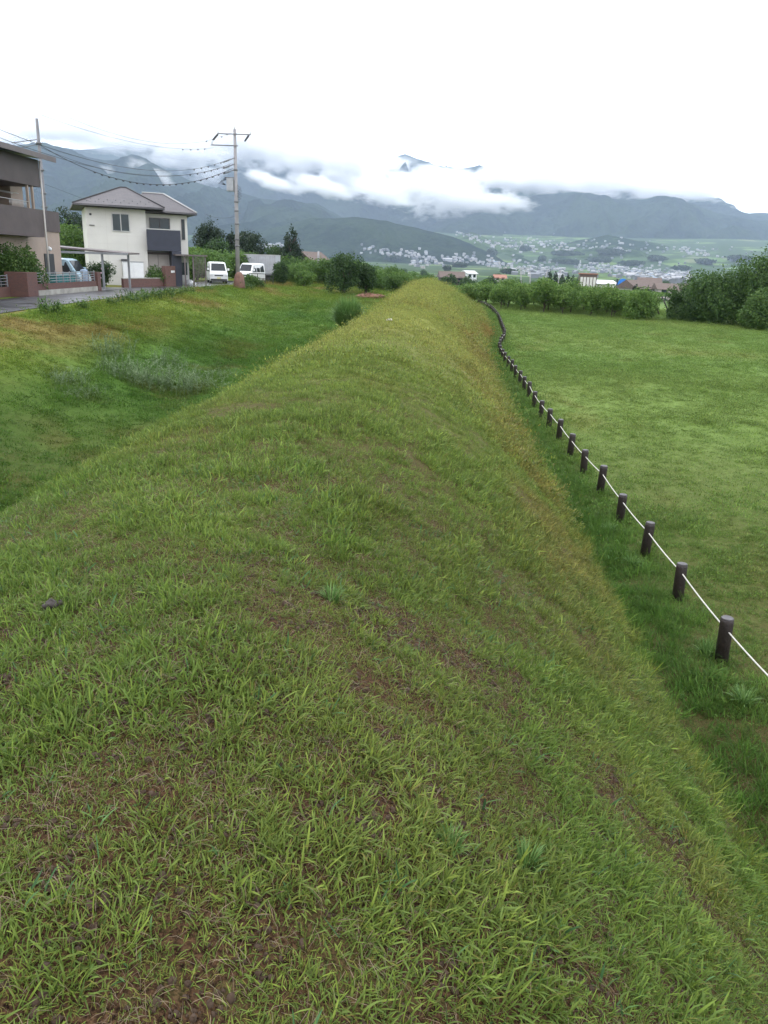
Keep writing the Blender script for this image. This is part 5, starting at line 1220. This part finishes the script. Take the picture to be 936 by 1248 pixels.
# mid-distance trees, orchards and hedges of the plain
mt = [leaves('crown', round_blobs(9, 6.0, 0.3, 640+i, 9), 1500, 0.9, 640+i, LM['dark' if i % 2 else 'orchard']) for i in range(4)]
rg = random.Random(77)
for band, (D0, D1, n_, lab) in enumerate([(150, 230, 46, 'leafy tree on the plain just behind the orchard'), (230, 420, 60, 'small tree on the plain beyond the hamlet'), (420, 900, 80, 'distant dot-like tree on the valley plain')]):
    for k in range(n_):
        D = rg.uniform(D0, D1); u = rg.uniform(240, 930); x = put(u, D)
        if D < 230 and (u < 470 or u > 690): 
            if u > 690: continue
        s_ = rg.uniform(0.4, 0.85)*(0.62 if band == 0 else (0.8 if band == 1 else 1.2))
        plant('plain_tree', mt[rg.randrange(4)], None, (x, D, hz(x, D)-0.2), rg.uniform(0, 6), (s_*1.2, s_*1.2, s_), lab, 'tree', 'scattered trees of the valley plain, band %s' % ['near', 'middle', 'far'][band])
# distant dark woods on the plain and the fan: many small crowns each
# ------------------------------------------------------------------ towns and villages in the valley
WM = [pmat('far_white_wall', (0.32, 0.32, 0.34), 0.6, 0, 0.05), pmat('far_cream_wall', (0.34, 0.32, 0.30), 0.7, 0, 0.05), pmat('far_grey_roof', (0.15, 0.16, 0.18), 0.6, 0, 0.05), pmat('far_blue_roof', (0.22, 0.28, 0.38), 0.6, 0, 0.05)]
def mini(w_, d_, h, wall, roof, k):
    me = bpy.data.meshes.new('valley_house'); mb = MB(); mb.box(-w_/2, w_/2, -d_/2, d_/2, -4, h)
    nb = len(mb.f); e = 0.5
    mb.add([(-w_/2-e, -d_/2-e, h), (w_/2+e, -d_/2-e, h), (w_/2+e, d_/2+e, h), (-w_/2-e, d_/2+e, h), (-w_/2-e, 0, h+d_*0.22), (w_/2+e, 0, h+d_*0.22)], [(0, 1, 5, 4), (2, 3, 4, 5), (1, 2, 5), (3, 0, 4), (0, 3, 2, 1)])
    me.from_pydata(mb.v, [], mb.f); me.materials.append(wall); me.materials.append(roof)
    me.polygons.foreach_set('material_index', [0]*nb + [1]*5); me.update(); return me
MH = [mini(14, 10, 7, WM[0], WM[2], 0), mini(12, 10, 7, WM[1], WM[2], 1), mini(16, 11, 6, WM[0], WM[0], 2), mini(26, 14, 7, WM[0], WM[0], 3), mini(13, 11, 7, WM[1], WM[3], 4), mini(40, 18, 8, WM[0], WM[0], 5)]
dg_cache = None
from mathutils.bvhtree import BVHTree
_tv = []; _tp = []
for q in COL.objects:
    if q.name.split('.')[0] in ('ground', 'mountain_range', 'mountain_ridge', 'mountain_slope', 'foothill', 'hillside'):
        k_ = len(_tv); _tv += [v.co.copy() for v in q.data.vertices]; _tp += [tuple(i + k_ for i in p_.vertices) for p_ in q.data.polygons]
_bvh = BVHTree.FromPolygons(_tv, _tp)
def surface_hit(u, v):
    """first surface (ground or hill) seen at a direction: houses stand on it"""
    r = ray(u, v).normalized(); o_ = Vector((0, 0, CZ))
    loc, nrm, idx, dist = _bvh.ray_cast(o_ + r*900, r)
    return loc
towns = [  # (group, label, n, [(u0, v0, u1, v1, spread)], weights of types)
 ('village under the wooded foothill', 'tiny pale house in the long village under the wooded foothill', 80, [(500, 322, 600, 316, 5), (585, 322, 650, 330, 6)]),
 ('terraced village on the green hillside', 'tiny white building in the terraced village on the green hillside', 85, [(556, 283, 592, 296, 4), (590, 296, 640, 299, 5), (632, 300, 650, 305, 6), (680, 300, 700, 306, 6), (700, 296, 760, 306, 8), (640, 294, 690, 300, 4)]),
 ('town at the foot of the hillside', 'tiny pale house in the town on the plain behind the blue sign', 95, [(700, 328, 835, 338, 9), (760, 333, 835, 342, 6)]),
 ('houses on the left plain', 'tiny pale house on the plain left of the mound tip', 20, [(318, 300, 345, 300, 3), (445, 308, 520, 312, 5)]),
 ('village on the right hillside', 'tiny pale house high on the right hillside', 20, [(820, 300, 870, 312, 6)]),
]
rg = random.Random(5)
bpy.context.view_layer.update()
for grp, lab, n_, segs in towns:
    for k in range(n_):
        u0, v0, u1, v1, sp = segs[rg.randrange(len(segs))]; t = rg.random(); u = u0 + (u1-u0)*t; v = v0 + (v1-v0)*t + rg.gauss(0, sp*0.55)
        p = surface_hit(u, v)
        if p is None or p.z > 900 or p.length > 6500: continue
        big_ = rg.random(); me = MH[5] if big_ > 0.965 else (MH[3] if big_ > 0.86 else MH[rg.choice([0, 1, 1, 2, 4])])
        s_ = rg.uniform(0.55, 0.95)*(0.75 if p.length < 2500 else 1)
        o = link('valley_house', me, None, tuple(p), rg.uniform(0, 3.14), s_); tag(o, lab, 'house', grp)

# the rest of the towns, too many and too small to count: one object of small houses
rn_ = random.Random(91); mbs = [MB(), MB()]
for u0, v0, u1, v1, sp, n_ in [(500, 318, 600, 316, 6, 60), (590, 322, 690, 332, 10, 80), (560, 284, 600, 300, 6, 25), (600, 296, 700, 303, 9, 70), (690, 298, 800, 308, 9, 50), (700, 325, 840, 338, 10, 190), (800, 300, 930, 318, 8, 30), (320, 302, 345, 300, 3, 25), (440, 306, 520, 313, 5, 50)]:
    for k in range(n_):
        t = rn_.random(); p = surface_hit(u0 + (u1-u0)*t, v0 + (v1-v0)*t + rn_.gauss(0, sp*0.6))
        if p is None or p.z > 700 or p.length > 6500: continue
        w_, d_, h_ = rn_.uniform(6, 13), rn_.uniform(6, 9), rn_.uniform(3.5, 6)
        M_ = Matrix.Translation(p) @ Matrix.Rotation(rn_.uniform(0, 3.1), 4, 'Z'); mb = mbs[rn_.random() < 0.6]
        mb.box(-w_/2, w_/2, -d_/2, d_/2, -4, h_, M_)
        mb.add([M_ @ Vector(q) for q in [(-w_/2-.4, -d_/2-.4, h_), (w_/2+.4, -d_/2-.4, h_), (w_/2+.4, d_/2+.4, h_), (-w_/2-.4, d_/2+.4, h_), (-w_/2-.4, 0, h_+2), (w_/2+.4, 0, h_+2)]], [(0, 1, 5, 4), (2, 3, 4, 5), (1, 2, 5), (3, 0, 4), (0, 3, 2, 1)])
for mb, m_, lab in ((mbs[0], WM[0], 'mass of tiny whitish roofs scattered over the valley towns'), (mbs[1], WM[2], 'mass of tiny grey roofs scattered over the valley towns')):
    tag(mb.build('valley_town', m_), lab, 'town', None, 'stuff')
# woods and hedges on the valley floor and the green hillside
wl = leaves('woodland', round_blobs(60, 14, 0, 700, 14), 900, 7.5, 700, LM['conifer'])
for i, (u, v, sx, sy) in enumerate([(690, 312, 2.6, .8), (745, 310, 2.8, .9), (800, 318, 2.2, .8), (640, 306, 1.6, .6), (600, 310, 2.0, .6), (860, 322, 2.6, .8), (900, 318, 2.4, .8), (560, 326, 2.0, .5), (620, 334, 1.6, .4), (690, 322, 2.2, .6), (730, 320, 2.0, .5), (770, 324, 2.2, .6), (830, 330, 2.0, .5), (480, 318, 2.2, .6), (545, 330, 1.4, .4), (660, 318, 1.5, .5)]):
    p = surface_hit(u, v)
    if p is None or p.length > 6500: continue
    o = link('woodland', wl, None, tuple(p), i*0.3, (sx*p.length/3500, sy*1.6*p.length/3500, 1.3*p.length/3500)); tag(o, 'far-off dark wood on the valley slopes reading as one mass', 'wood', 'dark woods on the valley slopes', 'stuff')
# ------------------------------------------------------------------ mist on the ridges, and the hazy air
def mist_material(name, dens, scale, thr, col=(1, 1, 1)):
    m = bpy.data.materials.new(name); m.use_nodes = True; n = m.node_tree; n.nodes.clear(); L = n.links.new
    o = n.nodes.new('ShaderNodeOutputMaterial'); pv = n.nodes.new('ShaderNodeVolumePrincipled')
    setc(pv.inputs['Color'], col); pv.inputs['Anisotropy'].default_value = 0.0
    t = n.nodes.new('ShaderNodeTexCoord'); g = n.nodes.new('ShaderNodeNewGeometry')
    ln = n.nodes.new('ShaderNodeVectorMath'); ln.operation = 'LENGTH'; L(t.outputs['Object'], ln.inputs[0])
    fo = n.nodes.new('ShaderNodeMapRange'); fo.inputs['From Min'].default_value = 1.0; fo.inputs['From Max'].default_value = 0.0
    fo.inputs['To Min'].default_value = 0.0; fo.inputs['To Max'].default_value = 1.0; L(ln.outputs['Value'], fo.inputs['Value'])
    mpn = n.nodes.new('ShaderNodeMapping'); mpn.inputs['Scale'].default_value = (0.8, 0.22, 1.7); L(g.outputs['Position'], mpn.inputs['Vector'])
    nz = n.nodes.new('ShaderNodeTexNoise'); nz.inputs['Scale'].default_value = scale; nz.inputs['Detail'].default_value = 5; nz.inputs['Roughness'].default_value = 0.68
    L(mpn.outputs[0], nz.inputs['Vector'])
    ad = n.nodes.new('ShaderNodeMath'); ad.operation = 'MULTIPLY_ADD'; ad.inputs[1].default_value = 0.38; L(fo.outputs[0], ad.inputs[0]); L(nz.outputs['Fac'], ad.inputs[2])
    sb = n.nodes.new('ShaderNodeMath'); sb.operation = 'SUBTRACT'; sb.inputs[1].default_value = thr; sb.use_clamp = True; L(ad.outputs[0], sb.inputs[0])
    ml = n.nodes.new('ShaderNodeMath'); ml.operation = 'MULTIPLY'; ml.inputs[1].default_value = dens; L(sb.outputs[0], ml.inputs[0])
    m2 = n.nodes.new('ShaderNodeMath'); m2.operation = 'MULTIPLY'; L(ml.outputs[0], m2.inputs[0]); L(fo.outputs[0], m2.inputs[1])
    L(m2.outputs[0], pv.inputs['Density']); L(pv.outputs[0], o.inputs['Volume'])
    m.cycles.volume_step_rate = 0.25
    return m
M_mist = mist_material('mist', 0.12, 0.0055, 0.60)
def mist(name, u, v, D, rx, ry, rz, tilt, label, mat):
    c = atd(u, v, D)
    mb = MB(); mb.blob((0, 0, 0), 1.0, 1, 8, 0.0); o = mb.build(name, mat)
    o.location = c; o.scale = (rx, ry, rz); o.rotation_euler = (0, rad(tilt), 0)
    tag(o, label, 'cloud', 'low clouds hanging on the mountain range', 'stuff'); return o
MISTS = [
 (40, 161, 7000, 775, 260, 188.5, -6, 'thin grey cloud veiling the ridge above the brown house'),
 (150, 165, 7000, 775, 260, 217.5, 5, 'thin cloud lying behind the leftmost rounded peak'),
 (228, 189, 6900, 600, 260, 246.5, 12, 'ragged cloud in the notch between the left peaks behind the wires'),
 (305, 173, 7000, 775, 300, 333.5, 8, 'bright cloud bank just right of the utility pole top'),
 (372, 190, 6800, 775, 300, 333.5, 12, 'thick white cloud bank below the highest peak'),
 (430, 207, 6600, 775, 300, 319, 12, 'thick white cloud bank over the middle of the range'),
 (490, 231, 6300, 700, 260, 246.5, 10, 'white cloud tongue below the small pointed peak'),
 (548, 237, 6100, 700, 260, 188.5, 4, 'lowest long white cloud tongue draping the middle ridge'),
 (590, 219, 6400, 650, 260, 217.5, -4, 'white cloud on the shoulder right of the small pointed peak'),
 (650, 217, 6400, 700, 260, 188.5, 4, 'white cloud over the saddle in front of the right mountain'),
 (715, 219, 6900, 650, 260, 174, 4, 'low cloud strip at the left end of the broad right mountain'),
 (775, 225, 7200, 700, 260, 159.5, 5, 'low cloud strip brushing the top of the broad right mountain'),
 (840, 231, 7400, 625, 260, 145, 8, 'pale cloud scrap touching the right end of the skyline'),
 (185, 212, 4900, 260, 140, 80, 15, 'small wisp of cloud crossing the left ridge above the cream house'),
 (112, 222, 4800, 240, 150, 100, -25, 'faint wisp rising up the slope behind the slim rear pole'),
 (470, 237, 5800, 400, 180, 101.5, 14, 'wisp of cloud trailing below the thick middle bank'),
 (400, 168, 7600, 700, 260, 170, 6, 'pale cloud hiding the crest between the highest peak and the small pointed peak'),
 (448, 192, 7500, 620, 300, 190, 14, 'white cloud filling the gap just left of the small pointed peak'),
 (250, 168, 7500, 900, 260, 230, 2, 'white cloud swallowing the crest above the utility pole wires'),
 (80, 158, 7500, 900, 260, 170, 2, 'white cloud swallowing the crest at the far left'),
 (395, 228, 5600, 340, 180, 90, 18, 'thin wisp sinking along the spur below the bright cloud bank'),
 (330, 222, 5700, 300, 180, 80, 15, 'thin wisp sinking behind the utility pole side of the range'),
 (625, 246, 5900, 300, 180, 70, 5, 'small wisp resting on the wooded slope right of the middle'),
 (540, 214, 7300, 420, 220, 110, 6, 'thin cloud scrap crossing the crest right of the small pointed peak'),
 (690, 208, 7600, 420, 220, 100, 4, 'thin cloud scrap rising off the crest of the right mountain'),
]
for a in MISTS: mist('cloud', *a, M_mist)
hm = bpy.data.materials.new('haze_air'); hm.use_nodes = True; n = hm.node_tree; n.nodes.clear()
o_ = n.nodes.new('ShaderNodeOutputMaterial'); pv = n.nodes.new('ShaderNodeVolumePrincipled')
setc(pv.inputs['Color'], (0.62, 0.76, 1.0)); pv.inputs['Density'].default_value = 6.8e-5; pv.inputs['Anisotropy'].default_value = 0.0
n.links.new(pv.outputs[0], o_.inputs['Volume'])
mb = MB(); mb.box(-9500, 9500, -900, 11200, -140, 1750); hz_o = mb.build('haze', hm)
tag(hz_o, 'pale blue moist air that fades the far mountains', 'haze', None, 'stuff')
